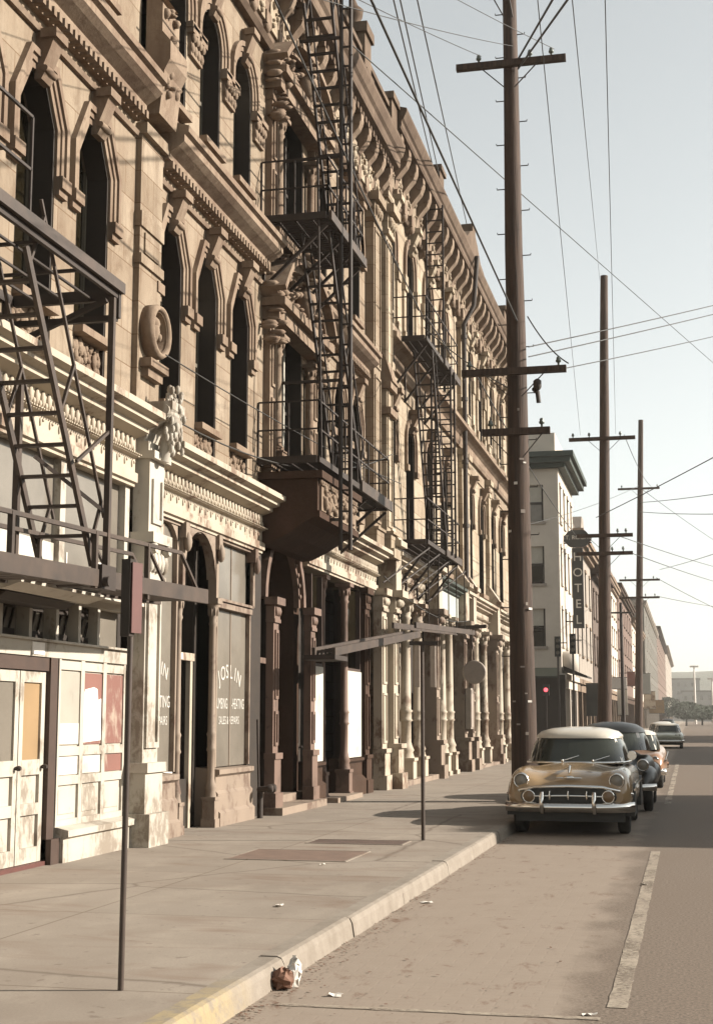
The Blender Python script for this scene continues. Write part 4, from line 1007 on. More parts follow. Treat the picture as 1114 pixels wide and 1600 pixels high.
for x in (-5.62,-6.22): m.bar((x,8.4,2.96),(x,16.35,3.17),.06,.17)
s_=8.6
while s_<16.2: z_=2.96+(s_-8.4)*.0264; m.box(-6.19,-5.65,s_-.07,s_+.07,z_-.06,z_-.03); s_+=.24
m.build('swing_stair','worn_iron',fe)
m=M()
for x in (-5.62,-6.22):
    m.bar((x,9.2,3.42),(x,15.45,3.60),.04); m.bar((x,15.45,3.60),(x,16.1,3.17),.035); m.bar((x,14.4,3.56),(x,15.0,3.15),.03)
    for s in (9.2,11.2,13.0,14.4): m.bar((x,s,2.98),(x,s,3.43+(s-9.2)*.029),.05)
m.build('swing_railing','worn_iron',fe)
m=M(); m.box(-5.66,-5.56,13.05,13.4,2.98,3.22); m.tube([(-6.3,13.1,3.05),(-5.5,13.1,3.05)],.05); m.build('pivot','black_iron',fe)
# --- middle fire escape over the entrance
fe=thing('fire_escape','tall iron fire escape above the brown arched entrance portico','fire escape',F(0,23.5,5.9))
m=M(); grating(m,-6.78,-5.62,22.3,24.95,10.08); m.build('platform','black_iron',fe)
m=M(); railing(m,-6.78,-5.62,22.3,24.95,10.1,1.0,('out','a','b'),4); m.build('railing','black_iron',fe)
m=M(); grating(m,-6.78,-5.75,22.25,27.9,5.92); m.build('platform','black_iron',fe)
m=M(); railing(m,-6.78,-5.75,22.25,27.9,5.95,.95,('out','a','b'),6); m.build('railing','black_iron',fe)
M().box(-5.72,-5.68,25.2,28.0,5.84,6.04).build('edge_beam','worn_iron',fe); M().box(-5.59,-5.55,22.3,25.0,10.0,10.16).build('edge_beam','worn_iron',fe)
brackets(fe,-6.78,-5.66,(22.4,23.3,24.1,24.85),10.0,1.1); brackets(fe,-6.78,-5.79,(26.0,26.9,27.8),5.86,.9)
stair(fe,(-6.25,22.9,10.0),(-6.25,25.4,6.0),.5,True); stair(fe,(-6.25,23.0,14.3),(-6.25,25.2,10.1),.5,True)
m=M(); m.bar((-5.8,22.3,11.1),(-5.72,22.3,5.95),.035); m.bar((-6.0,25.5,10.0),(-6.0,25.5,6.0),.04); m.build('tie_rod','black_iron',fe)
fe2=fe
m=M()
for x in (-5.75,-6.1): m.bar((x,23.3,2.82),(x,31.2,3.56),.06,.14)
s_=23.5
while s_<31: z_=2.82+(s_-23.3)*.0937; m.box(-6.07,-5.78,s_-.08,s_+.08,z_-.02,z_+.015); s_+=.27
m.build('swing_stair','worn_iron',fe); M().box(-6.2,-5.65,23.0,23.9,2.68,2.76).build('foot_plate','black_iron',fe,(-6,23,2.6))
# --- right fire escape
fe=thing('fire_escape','iron fire escape with rung ladder on the pale bracketed building','fire escape',F(0,34.5,5.8))
for z in (10.7,5.8):
    m=M(); grating(m,-6.68,-5.8,32.6,37.4,z); m.build('platform','black_iron',fe)
    m=M(); railing(m,-6.68,-5.8,32.6,37.4,z+.03,1.0,('out','a','b'),5); m.build('railing','black_iron',fe)
    M().box(-5.77,-5.73,35.0,37.5,z-.08,z+.1).build('edge_beam','worn_iron',fe)
    brackets(fe,-6.68,-5.85,(32.9,34.4,35.9,37.2),z-.05,1.1)
rung_ladder(fe,-6.2,35.6,5.8,10.7,.5,along='X'); rung_ladder(fe,-6.2,36.2,5.8,10.7,.5,along='X')
stair(fe,(-6.25,33.4,10.6),(-6.25,35.4,5.9),.45,True)
rung_ladder(fe,-6.55,37.0,10.7,15.6,.45,along='X')
m=M()
for x in (-5.8,-6.3): m.bar((x,31.0,3.75),(x,40.0,4.1),.05,.13)
m.build('swing_stair','worn_iron',fe)
m=M()
for s in (33.0,34.4,35.9,37.2,38.6): m.bar((-5.82,s,5.7),(-6.6,s-1.6,4.75),.03); m.bar((-5.85,s,5.75),(-5.85,s,3.9),.025)
m.build('tie_rod','black_iron',fe)
# standpipe pair in front of the entrance building
sp=thing('standpipe','dark twin standpipe rising past the iron platforms of the entrance building','standpipe',(-5.5,23.1,4.5))
for x in (-5.585,-5.415):
    m=M(); m.tube([(x,23.1,4.5),(x,23.1,15.7),(x-.15,23.1,16.2),(x-.8,23.1,16.35)],.036,8); m.build('pipe','black_iron',sp)
m=M(); z_=4.8
while z_<15.6: m.bar((-5.585,23.1,z_),(-5.415,23.1,z_),.03); z_+=.36
m.build('rungs','black_iron',sp); m=M()
for z_ in (5.0,7.4,11.4,13.6): m.box(-6.79,-5.56,23.08,23.12,z_,z_+.05)
m.build('clamp','black_iron',sp)
# swinging round shop sign
t=thing('hanging_sign','small round white disc hanging from an iron arm before the columned shopfronts','sign',F(1.0,39.6,3.0))
m=M(); m.lathe([(.30,-.03),(.33,-.02),(.33,.02),(.30,.03)],(-5.75,39.6,2.98),24,'Y'); m.build('disc','sign_grey',t)
m=M(); m.bar((-6.6,39.6,4.2),(-5.4,39.6,4.25),.06,.10); m.bar((-5.85,39.6,4.2),(-5.75,39.6,3.3),.03); m.build('arm','worn_iron',t)
t=thing('meter_box','narrow grey panel box fixed to the shopfront pier right of the round sign','box',F(.40,42.75,1.9))
m=M(); m.box(FX+.36,FX+.52,42.46,42.94,1.4,2.6); m.box(FX+.52,FX+.535,42.5,42.9,1.45,2.55); m.build('cabinet','sign_grey',t)
# ================================================================== SIGN POSTS
sgn=thing('sign_post','nearest thin steel post carrying a narrow red parking plate seen edge-on','sign post',(-3.24,8.08,SW))
m=M(); m.tube([(-3.27,8.10,SW),(-3.24,8.06,2.66)],.019,8); m.build('post','worn_iron',sgn)
m=M(); v=Vector((.10,.30,0)); m.loft([[(-3.20,7.95,z),(-3.19,7.945,z),(-3.165,8.04,z),(-3.175,8.045,z)] for z in (2.22,2.64)],True,True,False); m.build('plate','red_paint',sgn)
m=M(); m.loft([[(-3.262,7.945,z),(-3.204,7.94,z),(-3.195,8.0,z),(-3.25,8.01,z)] for z in (2.20,2.66)],True,True,False); m.build('channel','dark_wood',sgn)
sgn=thing('sign_post','thin steel post farther along the kerb with two narrow pale plates','sign post',(-3.40,18.65,SW))
m=M(); m.tube([(-3.40,18.65,SW),(-3.40,18.65,2.72)],.026,8); m.build('post','worn_iron',sgn)
for x in (-3.52,-3.31):
    m=M(); m.loft([[(x+.03,18.58,z),(x+.10,18.57,z),(x+.105,18.585,z),(x+.035,18.595,z)] for z in (2.12,2.66)],True,True,False); m.build('plate','sign_grey',sgn)
m=M(); m.bar((-3.56,18.6,2.70),(-3.2,18.68,2.70),.03,.05); m.build('bracket','black_iron',sgn)
# ================================================================== UTILITY POLES
def insulator(parent,p):
    m=M(); m.lathe([(.02,0),(.022,.06),(.05,.07),(.055,.11),(.035,.13),(.045,.15),(.025,.18)],p,8); m.build('insulator','insulator_glass',parent,p)
def pole(label,x,y,h,r0,r1,lean,arms,steps,peg_r=.011,extra=None):
    t=thing('utility_pole',label,'utility pole',(x,y,SW),'utility poles along the kerb')
    n=10; pts=[]; rs=[]; rn=random.Random(int(y))
    for i in range(n+1):
        k=i/n; pts.append((x+lean*k+rn.uniform(-.01,.01),y+rn.uniform(-.01,.01),SW+h*k)); rs.append(r0+(r1-r0)*k)
    m=M(); m.tube(pts,rs,16); m.build('shaft','pole_wood',t)
    cx=lambda z:x+lean*(z-SW)/h
    for z,a,b,ins in arms:
        c=cx(z); rr=r0+(r1-r0)*(z-SW)/h
        m=M(); m.box(c-a,c+b,y-rr-.13,y-rr-.005,z-.065,z+.065); m.build('crossarm','pole_wood',t,(c,y-rr,z))
        for sg,l in ((-1,min(a,.75)),(1,min(b,.75))):
            m=M(); m.bar((c+sg*l*.8,y-rr-.14,z-.05),(c+sg*rr*.6,y-rr-.02,z-.5),.03,.012); m.build('brace','black_iron',t,(c,y-rr,z))
        for u in ins: insulator(t,(c+u,y-rr-.07,z+.065))
    z=2.9; k=0
    while z<h-1.2 and steps:
        sg=1 if k%2 else -1; c=cx(z); rr=r0+(r1-r0)*(z-SW)/h
        m=M(); m.tube([(c+sg*rr*.9,y,z),(c+sg*(rr+.15),y,z),(c+sg*(rr+.155),y,z+.035)],peg_r,6); m.build('step_peg','black_iron',t,(c,y,z)); z+=.47; k+=1
    return t,cx
P1,c1=pole('nearest stout wooden utility pole with step pegs behind the tan car',-3.07,27.6,18.2,.255,.125,-.06,
    [(14.88,1.08,1.14,(-.62,.42,.85)),(8.46,1.05,1.0,(-.9,.85)),(7.25,.66,.66,(-.5,.5)),(16.4,.4,.02,())],True)
rq=random.Random(6)
for k in range(14):
    zz=rq.uniform(1.4,8.0); aa=rq.uniform(-2.6,-.5); rr=.258-.0065*zz+.004; w_=rq.uniform(.012,.05); h_=rq.uniform(.015,.07)
    cx_,cy_=c1(zz)+rr*math.cos(aa),27.6+rr*math.sin(aa); tx,ty=-math.sin(aa),math.cos(aa); nx,ny=math.cos(aa)*.006,math.sin(aa)*.006
    M().loft([[(cx_-tx*w_,cy_-ty*w_,z_),(cx_+tx*w_,cy_+ty*w_,z_),(cx_+tx*w_+nx,cy_+ty*w_+ny,z_),(cx_-tx*w_+nx,cy_-ty*w_+ny,z_)] for z_ in (zz,zz+h_)],True,True,False).build('tin_tag','sign_grey' if k%3 else 'paper',P1,(cx_,cy_,zz))
m=M(); m.tube([(-2.74,27.4,8.1),(-2.66,27.3,8.0),(-2.64,27.3,7.8)],.05,6); m.lathe([(.05,-.1),(.08,-.05),(.08,.08),(.03,.12)],(-2.66,27.28,8.15),8); m.build('clamp','black_iron',P1)
P2,c2=pole('second wooden utility pole, dark and bare-topped, beside the hotel sign',-3.02,53.5,18.3,.27,.14,.42,
    [(12.08,1.3,1.15,(-1.15,-.55,.6)),(8.42,1.0,1.05,(.5,.8)),(7.75,1.0,1.05,(-.6,.3,.7))],False)
P3,c3=pole('third and farthest thin wooden utility pole with four crossarms',-3.2,95.0,21.2,.27,.16,.75,
    [(16.7,1.45,1.25,(-1.2,1.1)),(10.65,1.3,1.3,(-.9,.9)),(9.5,1.3,1.3,(.4,1.0)),(13.0,.05,.05,())],False)
# ================================================================== OVERHEAD WIRES
def wire(label,p,q,r=.012,sag=.15,ext0=0,ext1=0,group='overhead wires over the street',cat='wire'):
    p=Vector(p); q=Vector(q); d=q-p; p=p-d*ext0; q=q+d*ext1
    pts=[]; n=14
    for i in range(n+1):
        t=i/n; c=p+(q-p)*t; c.z-=sag*4*t*(1-t); pts.append(c)
    o=M().tube(pts,r,5).build('overhead_wire','wire_black',None,p); tag(o,label,cat,group); return o
wire('thick dark cable following the roofline down to the nearest pole',(-3.3,-6,9.62),(-3.05,27.45,9.5),.017,.0)
wire('left wire of the close pair dropping behind the first parapet pedestal',(-4.07,20.25,12.68),(-6.5,38.3,16.9),.013,.0,.6)
wire('right wire of the close pair dropping behind the first parapet pedestal',(-3.97,20.27,12.68),(-6.4,38.5,16.9),.013,.0,.6)
wire('single wire dropping to the gabled parapet block',(-4.05,22.18,13.67),(-6.4,43.6,17.35),.013,.0,.6)
wire('faint upper wire from the roofs to the nearest pole top',(-4.9,10.2,8.3),(-3.05,27.5,15.3),.007,.1)
wire('faint wire ending at the left insulator of the top crossarm',(-4.9,7.4,7.9),(-3.67,27.3,15.05),.007,.1)
wire('faint wire ending at the right insulator of the top crossarm',(-5.5,15.4,12.3),(-2.2,27.3,15.05),.007,.1)
wire('long faint diagonal wire passing behind the nearest pole',(-5.28,27.97,14.66),(0.13,59.86,17.75),.013,.0,.1,.3)
wire('leftmost of three long wires sweeping down right of the nearest pole',(-1.21,13.2,8.69),(-3.6,53.0,12.2),.0055,.05,.9)
wire('middle of three long wires sweeping down to the second pole top',(-0.88,13.28,8.69),(-2.75,53.2,18.2),.0055,.05,.9)
wire('rightmost of three long wires sweeping down right of the nearest pole',(-0.57,13.35,8.69),(-2.3,53.0,12.2),.0055,.05,.9)
wire('upper of two thick stays leaving the nearest pole to the right',(-2.95,27.5,15.0),(-1.0,18.5,12.3),.022,.0,0,1.2)
wire('lower of two thick stays leaving the nearest pole to the right',(-2.95,27.5,14.8),(-.85,18.6,12.1),.022,.0,0,1.2)
wire('upper wire of the pair rising to the right from the lower crossarm',(-2.83,27.4,8.95),(1.16,40.04,13.3),.013,.12,0,2)
wire('lower wire of the pair rising to the right from the lower crossarm',(-2.83,27.4,8.75),(1.15,40.06,13.05),.013,.12,0,2)
wire('wire rising gently to the right from the crossarm tip',(-2.16,27.5,8.5),(1.13,40.14,12.43),.011,.12,0,2)
wire('short curved lead from the nearest pole to its crossarm tip',(-2.84,27.4,9.57),(-2.05,27.3,8.55),.014,.12)
wire('dark wire rising to the right edge from the second pole',(-3.1,53.2,9.1),(1.03,40.61,9.11),.016,.1,0,1)
wire('topmost near-level wire reaching right from the third pole',(-2.63,94.8,15.78),(1.74,71.33,12.81),.02,.2,0,1)
wire('second near-level wire reaching right from the third pole',(-2.65,94.8,15.15),(1.7,71.47,11.82),.02,.2,0,1)
wire('upper drooping wire leaving the second pole to the right',(-2.4,53.4,8.45),(2.08,92.36,11.31),.016,.2,0,1)
wire('lower drooping wire leaving the second pole to the right',(-1.95,53.4,7.8),(2.05,92.49,10.39),.016,.2,0,1)
wire('wire climbing to the right beyond the third pole',(-1.96,122.13,14.08),(1.88,81.98,11.09),.02,.2,0,1)
wire('lowest slanting wire right of the third pole',(-1.75,95,10.8),(2.44,113.34,10.21),.02,.2,0,1)
wire('thin wire sloping down from the third pole top to the right',(-2.6,94.8,16.74),(2.84,122.85,16.63),.018,.3,0,1)
wire('bottom level wire right of the third pole',(-1.75,95,9.6),(2.89,133.93,11.93),.02,.2,0,1)
wire('wire from the long stone block up to the third pole',(-6.4,58,9.5),(-2.7,94.8,16.9),.014,.2)
wire('wire between the second and third poles on their upper arms',(-2.0,53.3,12.2),(-1.9,94.7,16.8),.014,.3)
wire('wire between the nearest and second poles on their middle arms',(-3.9,27.4,8.5),(-3.9,53.3,8.5),.014,.2)
wire('tangled service lead looping from the entrance portico to the right shops',(-6.54,31.2,4.87),(-6.3,42.4,4.6),.014,.35)
wire('slack service lead hanging across the second floor windows',(-6.45,17.4,5.6),(-6.3,31.0,7.6),.012,.5)
wire('thin service wire stretched across the second floor windows',(-6.4,16.9,6.35),(-6.2,31.5,7.0),.009,.1)
wire('service lead slanting down from the eaves in front of the middle fire escape',(-5.2,17.0,11.55),(-6.0,33.5,11.4),.016,.1)
wire('service lead slanting from the middle escape to the nearest pole',(-6.0,33.5,11.2),(-3.25,27.7,8.2),.014,.1)
# ================================================================== CARS
def sup(xc,yc,z,a,b,e,n=28):
    o=[]
    for k in range(n):
        t=2*math.pi*k/n; c,s=math.cos(t),math.sin(t)
        o.append((xc+a*math.copysign(abs(c)**(2/e),c),yc+b*math.copysign(abs(s)**(2/e),s),z))
    return o
def wheel(parent,x,y,r=.345,w=.17,white=False,side=1):
    m=M(); m.lathe([(r*.62,-w/2),(r*.9,-w/2),(r,-w/2+.03),(r,w/2-.03),(r*.9,w/2),(r*.62,w/2)],(x,y,r),24,'X')
    o=m.build('wheel','tyre',parent,(x,y,r))
    q=M(); q.lathe([(.02,w*.5*side+.015*side),(r*.3,w*.5*side+.01*side),(r*.42,w*.42*side),(r*.62,w*.44*side),(r*.64,0)],(x,y,r),20,'X'); q.build('hubcap','chrome',o,(x,y,r)); return o
def car_body(parent,stations,mat,name='body',sub=1):
    """stations: y, half width, fender z, hood z, bottom z"""
    secs=[]
    for y,w,zf,zh,zb in stations:
        half=[(0,zb),(w*.80,zb),(w*.97,zb+.07),(w,zb+(zf-zb)*.35),(w*.985,zb+(zf-zb)*.65),(w*.95,zf-.10),(w*.86,zf-.015),(w*.76,zf),(w*.66,zf-.02),(w*.56,(zf+zh)/2-.02),(w*.44,zh-.03),(w*.22,zh-.005),(0,zh)]
        ring=[(x,y,z) for x,z in half]+[(-x,y,z) for x,z in half[-2:0:-1]]
        secs.append(ring)
    m=M(); m.loft(secs,True,True,True); return m.build(name,mat,parent,(0,0,0),subsurf=sub)
def greenhouse(parent,glass_loops,roof_loops,roof_mat,pillars,pillar_mat,n=28):
    g=M(); g.loft([sup(*l,n=n) for l in glass_loops],True,True,True); g.build('windows','car_glass',parent,(0,0,0))
    r=M(); r.loft([sup(*l,n=n) for l in roof_loops],True,True,True); r.build('roof',roof_mat,parent,(0,0,0))
    for k,wd in pillars:
        p=M(); A=[sup(l[0],l[1],l[2],l[3]+.008,l[4]+.008,l[5],n=360) for l in (glass_loops[0],glass_loops[-1])]
        i0=int(k-wd/2)%360; i1=int(k+wd/2)%360
        a,b=Vector(A[0][i0]),Vector(A[0][i1]); c,d=Vector(A[1][i0]),Vector(A[1][i1])
        ctr=Vector((0,glass_loops[0][1],0)); q=[]
        for v in (a,b,d,c):
            inw=(Vector((0,v.y*.0+ctr.y,v.z))-v); inw.z=0; inw.normalize(); q.append(v+inw*.06)
        p.add([a,b,d,c]+q,[(0,1,2,3),(4,7,6,5),(0,4,5,1),(1,5,6,2),(2,6,7,3),(3,7,4,0)]); p.build('pillar',pillar_mat,parent,(0,0,0))
def headlight(parent,x,y,z,r=.095):
    m=M(); m.lathe([(r*1.18,.06),(r*1.22,-.01),(r*1.1,-.04),(r,-.045),(r*.98,-.0)],(x,y,z),20,'Y'); o=m.build('headlight','chrome',parent,(x,y,z))
    q=M(); q.lathe([(r*.99,-.012),(r*.8,-.035),(r*.4,-.05),(.005,-.054)],(x,y,z),20,'Y'); q.build('lens','lamp_glass',o,(x,y,z)); return o
def place_car(t,loc,rz=0):
    t.location=loc; t.rotation_euler=(0,0,rz)
Z0=(0,0,0)
# --- tan sedan facing the camera
T=thing('parked_car','tan sedan with white roof and chrome grille parked nearest at the kerb','car',Z0,'cars in the street')
car_body(T,[(.20,.80,.74,.74,.44),(.26,.885,.86,.80,.38),(.40,.925,.945,.895,.33),(.7,.935,.985,.96,.31),(1.2,.94,.995,1.01,.30),(1.62,.94,.985,1.045,.29),(2.2,.94,.97,1.05,.29),(3.2,.935,.97,1.03,.30),(3.9,.935,.96,1.02,.31),(4.4,.91,.94,.99,.34),(4.8,.87,.87,.92,.38),(4.98,.78,.74,.78,.44)],'tan_paint')
gl=[(0,2.95,1.02,.80,1.34,4.5),(0,2.93,1.16,.775,1.19,4.3),(0,2.90,1.30,.725,1.03,4.1),(0,2.88,1.415,.665,.90,3.9)]
rf=[(0,2.88,1.40,.69,.935,3.9),(0,2.88,1.44,.69,.93,3.7),(0,2.88,1.505,.62,.84,3.4),(0,2.88,1.555,.45,.62,3.0),(0,2.88,1.58,.2,.3,2.5)]
greenhouse(T,gl,rf,'cream_paint',[(-38,7),(-142,7),(0,7),(180,7),(40,16),(140,16)],'cream_paint')
m=M(); a=sup(0,2.95,1.025,.815,1.36,4.5,n=56); m.tube(a+[a[0]],.022,6,False); m.build('belt_moulding','chrome',T,Z0)
for x in (-.70,.70): headlight(T,x,.255,.80,.098)
# grille
def ellipse_ring(x,z,rx,rz,y,r,n=28,a0=0,a1=360): return [(x+rx*math.cos(R(a0+(a1-a0)*i/n)),y,z+rz*math.sin(R(a0+(a1-a0)*i/n))) for i in range(n+1)]
m=M(); pts=[(.70*math.copysign(abs(math.cos(R(k*10)))**.6,math.cos(R(k*10))),.125*math.copysign(abs(math.sin(R(k*10)))**.7,math.sin(R(k*10)))) for k in range(36)]
m.prism([(x,z+.575) for x,z in pts],lambda u,v,w:(u,w,v),.17,.30); gr=m.build('grille','sign_black',T,Z0)
m=M(); m.tube([(-.66,.15,.575),(-.3,.125,.585),(0,.12,.59),(.3,.125,.585),(.66,.15,.575)],.015,8); 
for x in (-.27,0,.27): m.tube([(x,.12,.53),(x,.115,.585),(x,.12,.655)],[.012,.02,.010],8)
m.build('grille_bar','chrome',gr,Z0)
m=M(); m.tube([(-.72,.20,.66),(-.5,.155,.71),(0,.14,.725),(.5,.155,.71),(.72,.20,.66),(.92,.42,.60)],.026,8); m.build('grille_moulding','chrome',gr,Z0)
m=M(); m.tube([(-.72,.20,.66),(-.92,.42,.60)],.024,8); m.tube([(-.62,.18,.46),(0,.14,.455),(.62,.18,.46)],.02,8); m.build('grille_moulding','chrome',gr,Z0)
for x in (-.58,.58):
    m=M(); m.lathe([(.098,.06),(.10,-.0),(.088,-.03),(.08,-.02)],(x,.15,.575),18,'Y'); o=m.build('parking_lamp','chrome',T,(x,.15,.575)); q=M(); q.lathe([(.08,-.022),(.05,-.038),(.004,-.042)],(x,.15,.575),14,'Y'); q.build('lens','amber_glass',o,(x,.15,.575))
def bumper(parent,y,w,z,h,dep,wrap,sgn=1,mat='chrome'):
    m=M(); secs=[]
    xs=[-1,-.985,-.9,-.7,-.35,0,.35,.7,.9,.985,1]
    for x in xs:
        yy=y+sgn*(wrap*max(0,(abs(x)-.62)/.38)**2*1.0+.04*x*x)
        secs.append([(x*w,yy+sgn*.05,z-h/2),(x*w,yy+sgn*.012,z-h/2+.005),(x*w,yy-sgn*dep*.6,z-h*.18),(x*w,yy-sgn*dep,z),(x*w,yy-sgn*dep*.6,z+h*.22),(x*w,yy+sgn*.012,z+h/2-.005),(x*w,yy+sgn*.05,z+h/2)])
    m.loft(secs,True,True,True); return m.build('bumper',mat,parent,Z0)
bp=bumper(T,.10,.955,.42,.155,.05,.26)
for x in (-.38,.38):
    m=M(); m.loft([[(x-.035+dx*.0,yy,z),(x+.035,yy,z),(x+.025,yy-dd,z),(x-.025,yy-dd,z)] for z,yy,dd in ((.33,.10,.04),(.40,.10,.10),(.50,.10,.10),(.60,.11,.07),(.64,.12,.03))],True,True,True) if False else m.loft([[(x-.036,.09,z),(x+.036,.09,z),(x+.026,.09-dd,z),(x-.026,.09-dd,z)] for z,dd in ((.33,.05),(.40,.12),(.52,.12),(.60,.09),(.645,.04))],True,True,True)
    m.build('bumper_guard','chrome',bp,Z0)
m=M(); m.ball((0,.26,.845),.085,.03,.028,12,6); m.ball((-.1,.27,.84),.10,.02,.012); m.ball((.1,.27,.84),.10,.02,.012); m.build('emblem','chrome',T,Z0)
m=M(); m.tube([(0,.34,.91),(0,.42,.985),(0,.62,1.0),(0,.85,.995)],[.012,.025,.02,.005],8); m.build('hood_ornament','chrome',T,Z0)
for x in (-.2,.28):
    m=M(); m.tube([(x,1.58,1.055),(x+.25,1.72,1.13)],.008,5); m.ball((x,1.56,1.06),.025,.03,.02); m.build('wiper','chrome',T,Z0)
m=M(); m.tube([(.80,1.72,1.07),(.86,1.66,1.12)],.014,6); m.lathe([(.07,-.03),(.075,.0),(.05,.06),(.01,.08)],(.88,1.64,1.14),12,'Y'); m.build('mirror','chrome',T,Z0)
m=M(); m.bar((.945,.62,.66),(.945,2.2,.70),.015,.035); m.bar((.945,2.3,.70),(.94,4.3,.68),.015,.03); m.build('side_trim','chrome',T,Z0)
m=M(); m.tube([(-.1,2.1,1.30),(.1,2.1,1.30)],.03,6); m.box(-.12,.12,2.08,2.11,1.27,1.33); m.build('rear_view_mirror','sign_black',T,Z0)
for x,sd_ in ((-.77,-1),(.77,1)):
    for y in (.92,3.85):
        wheel(T,x,y,.345,.18,side=sd_)
        m=M(); arcp=[(.93*math.copysign(1,x),y+.41*math.cos(R(a)),.345+.41*math.sin(R(a))) for a in range(0,181,15)]
        pr=[(p[1],p[2]) for p in arcp]; sx=math.copysign(1,x)
        m.prism(pr+[(y-.41,.28),(y+.41,.28)],lambda u,v,w:(w,u,v),sx*.70,sx*.945); m.build('wheel_arch','sign_black',T,Z0)
m=M(); m.box(-.8,.8,.4,4.7,.2,.34); m.build('underbody','sign_black',T,Z0)
m=M()
for x in (-.36,.36): m.box(x-.28,x+.28,2.35,2.5,.8,1.16); m.box(-.66,.66,3.35,3.5,.8,1.14)
m.build('seats','dark_wood',T,Z0)
place_car(T,(-1.76,21.4,0))

# --- dark forties sedan behind it
D=thing('parked_car','dark older sedan with rounded fenders and oval rear window behind the tan car','car',Z0,'cars in the street')
car_body(D,[(.28,.30,.78,.92,.42),(.38,.52,.82,1.02,.36),(.6,.60,.86,1.07,.32),(1.1,.66,.88,1.11,.30),(1.7,.72,.92,1.14,.29),(2.1,.80,.98,1.15,.29),(2.8,.84,1.0,1.12,.29),(3.6,.82,1.0,1.10,.30),(4.2,.74,.92,1.03,.32),(4.7,.58,.76,.88,.36),(4.92,.40,.6,.68,.42)],'navy_paint')
for x in (-.68,.68):
    for y,l in ((1.0,.78),(3.75,.85)):
        secs=[]
        for k in range(9):
            t=-1+k/4; w=.23*(1-t*t)**.5+.02; hh=.36*(1-t*t)**.5
            secs.append([(x-w,y+t*l,.42),(x+w,y+t*l,.42),(x+w*1.0,y+t*l,.42+hh*.6+.05),(x+w*.6,y+t*l,.42+hh+.07),(x-w*.3,y+t*l,.42+hh+.09),(x-w,y+t*l,.42+hh*.8)])
        m=M(); m.loft(secs,True,True,True); m.build('fender','navy_paint',D,Z0,subsurf=1)
        wheel(D,x*1.06,y,.36,.17,side=1 if x>0 else -1)
    headlight(D,x*.96,.42,.86,.095)
gl=[(0,3.0,1.10,.74,1.30,3.4),(0,2.98,1.28,.70,1.12,3.2),(0,2.95,1.45,.62,.92,3.0)]
rf=[(0,2.95,1.44,.645,.95,3.0),(0,2.97,1.52,.60,.88,2.8),(0,3.0,1.60,.46,.70,2.6),(0,3.0,1.645,.2,.3,2.4)]
greenhouse(D,gl,rf,'navy_paint',[(-45,9),(-135,9),(0,10),(180,10),(40,24),(140,24),(90,30),(-90,2.4)],'navy_paint')
m=M(); m.ball((0,3.9,1.30),.30,.03,.085,14,6); m.build('rear_window','lamp_glass',D,Z0)
bumper(D,.12,.90,.47,.13,.04,.16)
m=M()
for k in range(5): m.tube([(-.45+.02*k,.25,.52+.055*k),(0,.2,.53+.055*k),(.45-.02*k,.25,.52+.055*k)],.012,6)
m.build('grille','chrome',D,Z0)
m=M(); m.tube([(0,.34,1.0),(0,.8,1.09),(0,1.7,1.15)],.012,6); m.build('hood_trim','chrome',D,Z0)
m=M(); m.box(-.6,.6,.5,4.6,.22,.36); m.build('underbody','sign_black',D,Z0)
place_car(D,(-1.50,26.75,0))

# --- pale late-fifties style car with chrome front
def modern_car(label,roof,body_mat,finned,facing=1):
    t=thing('parked_car' if facing>0 else 'car',label,'car',Z0,'cars in the street')
    fz=.98 if finned else .90
    car_body(t,[(.05,.86,.70,.74,.42),(.14,.93,.86,.82,.36),(.5,.96,.90,.88,.31),(1.3,.97,.89,.93,.29),(1.8,.97,.88,.95,.28),(2.6,.97,.88,.93,.28),(3.8,.97,.92,.92,.29),(4.5,.96,fz,.90,.32),(5.05,.93,fz+.04,.84,.36),(5.2,.84,.76,.74,.44)],body_mat)
    gl=[(0,3.0,.92,.80,1.42,5),(0,2.97,1.10,.77,1.2,4.6),(0,2.95,1.30,.68,.98,4.2)]
    rf=[(0,2.95,1.29,.70,1.03,4.2),(0,2.95,1.34,.68,1.0,4),(0,2.95,1.41,.5,.75,3.4),(0,2.95,1.43,.2,.3,2.5)]
    greenhouse(t,gl,rf,roof,[(-42,6),(-138,6),(42,12),(138,12),(0,5),(180,5)],roof)
    bumper(t,.02,.98,.42,.17,.06,.2); bumper(t,5.22,.98,.44,.17,.06,.2,-1)
    for x in (-.72,-.52,.52,.72): headlight(t,x,.13,.71,.075)
    m=M(); m.box(-.80,.80,.07,.12,.50,.64); g=m.build('grille','sign_black',t,Z0)
    m=M()
    for k in range(3): m.box(-.8,.8,.05,.07,.515+k*.045,.535+k*.045)
    m.build('grille_bar','chrome',g,Z0)
    for x in (-.74,.74):
        m=M(); m.lathe([(.09,-.02),(.085,.05),(.05,.09),(.01,.10)],(x,5.13,.74),14,'Y'); m.build('tail_light','tail_red',t,Z0)
    m=M(); m.box(-.62,.62,5.14,5.22,.60,.80); m.build('rear_panel','chrome',t,Z0)
    for x in (-.80,.80):
        for y in (.95,4.0): wheel(t,x,y,.34,.18,side=1 if x>0 else -1)
    m=M()
    for x in (-.975,.975): m.bar((x,.3,.68),(x,5.0,.78),.012,.05)
    m.build('side_trim','chrome',t,Z0); m=M(); m.box(-.85,.85,.4,4.8,.2,.34); m.build('underbody','sign_black',t,Z0)
    return t
E3=modern_car('light copper car with white roof and heavy chrome parked behind the dark sedan','cream_paint','copper_paint',True); place_car(E3,(-1.55,36.0,0))
G=modern_car('pale green and white car seen from behind, out in the street','cream_paint','pale_green_paint',False,-1); place_car(G,(-1.25,84,0))
H1=modern_car('white topped car just ahead of the pale green car','cream_paint','grey_car_paint',False,-1); place_car(H1,(-1.9,100,0))
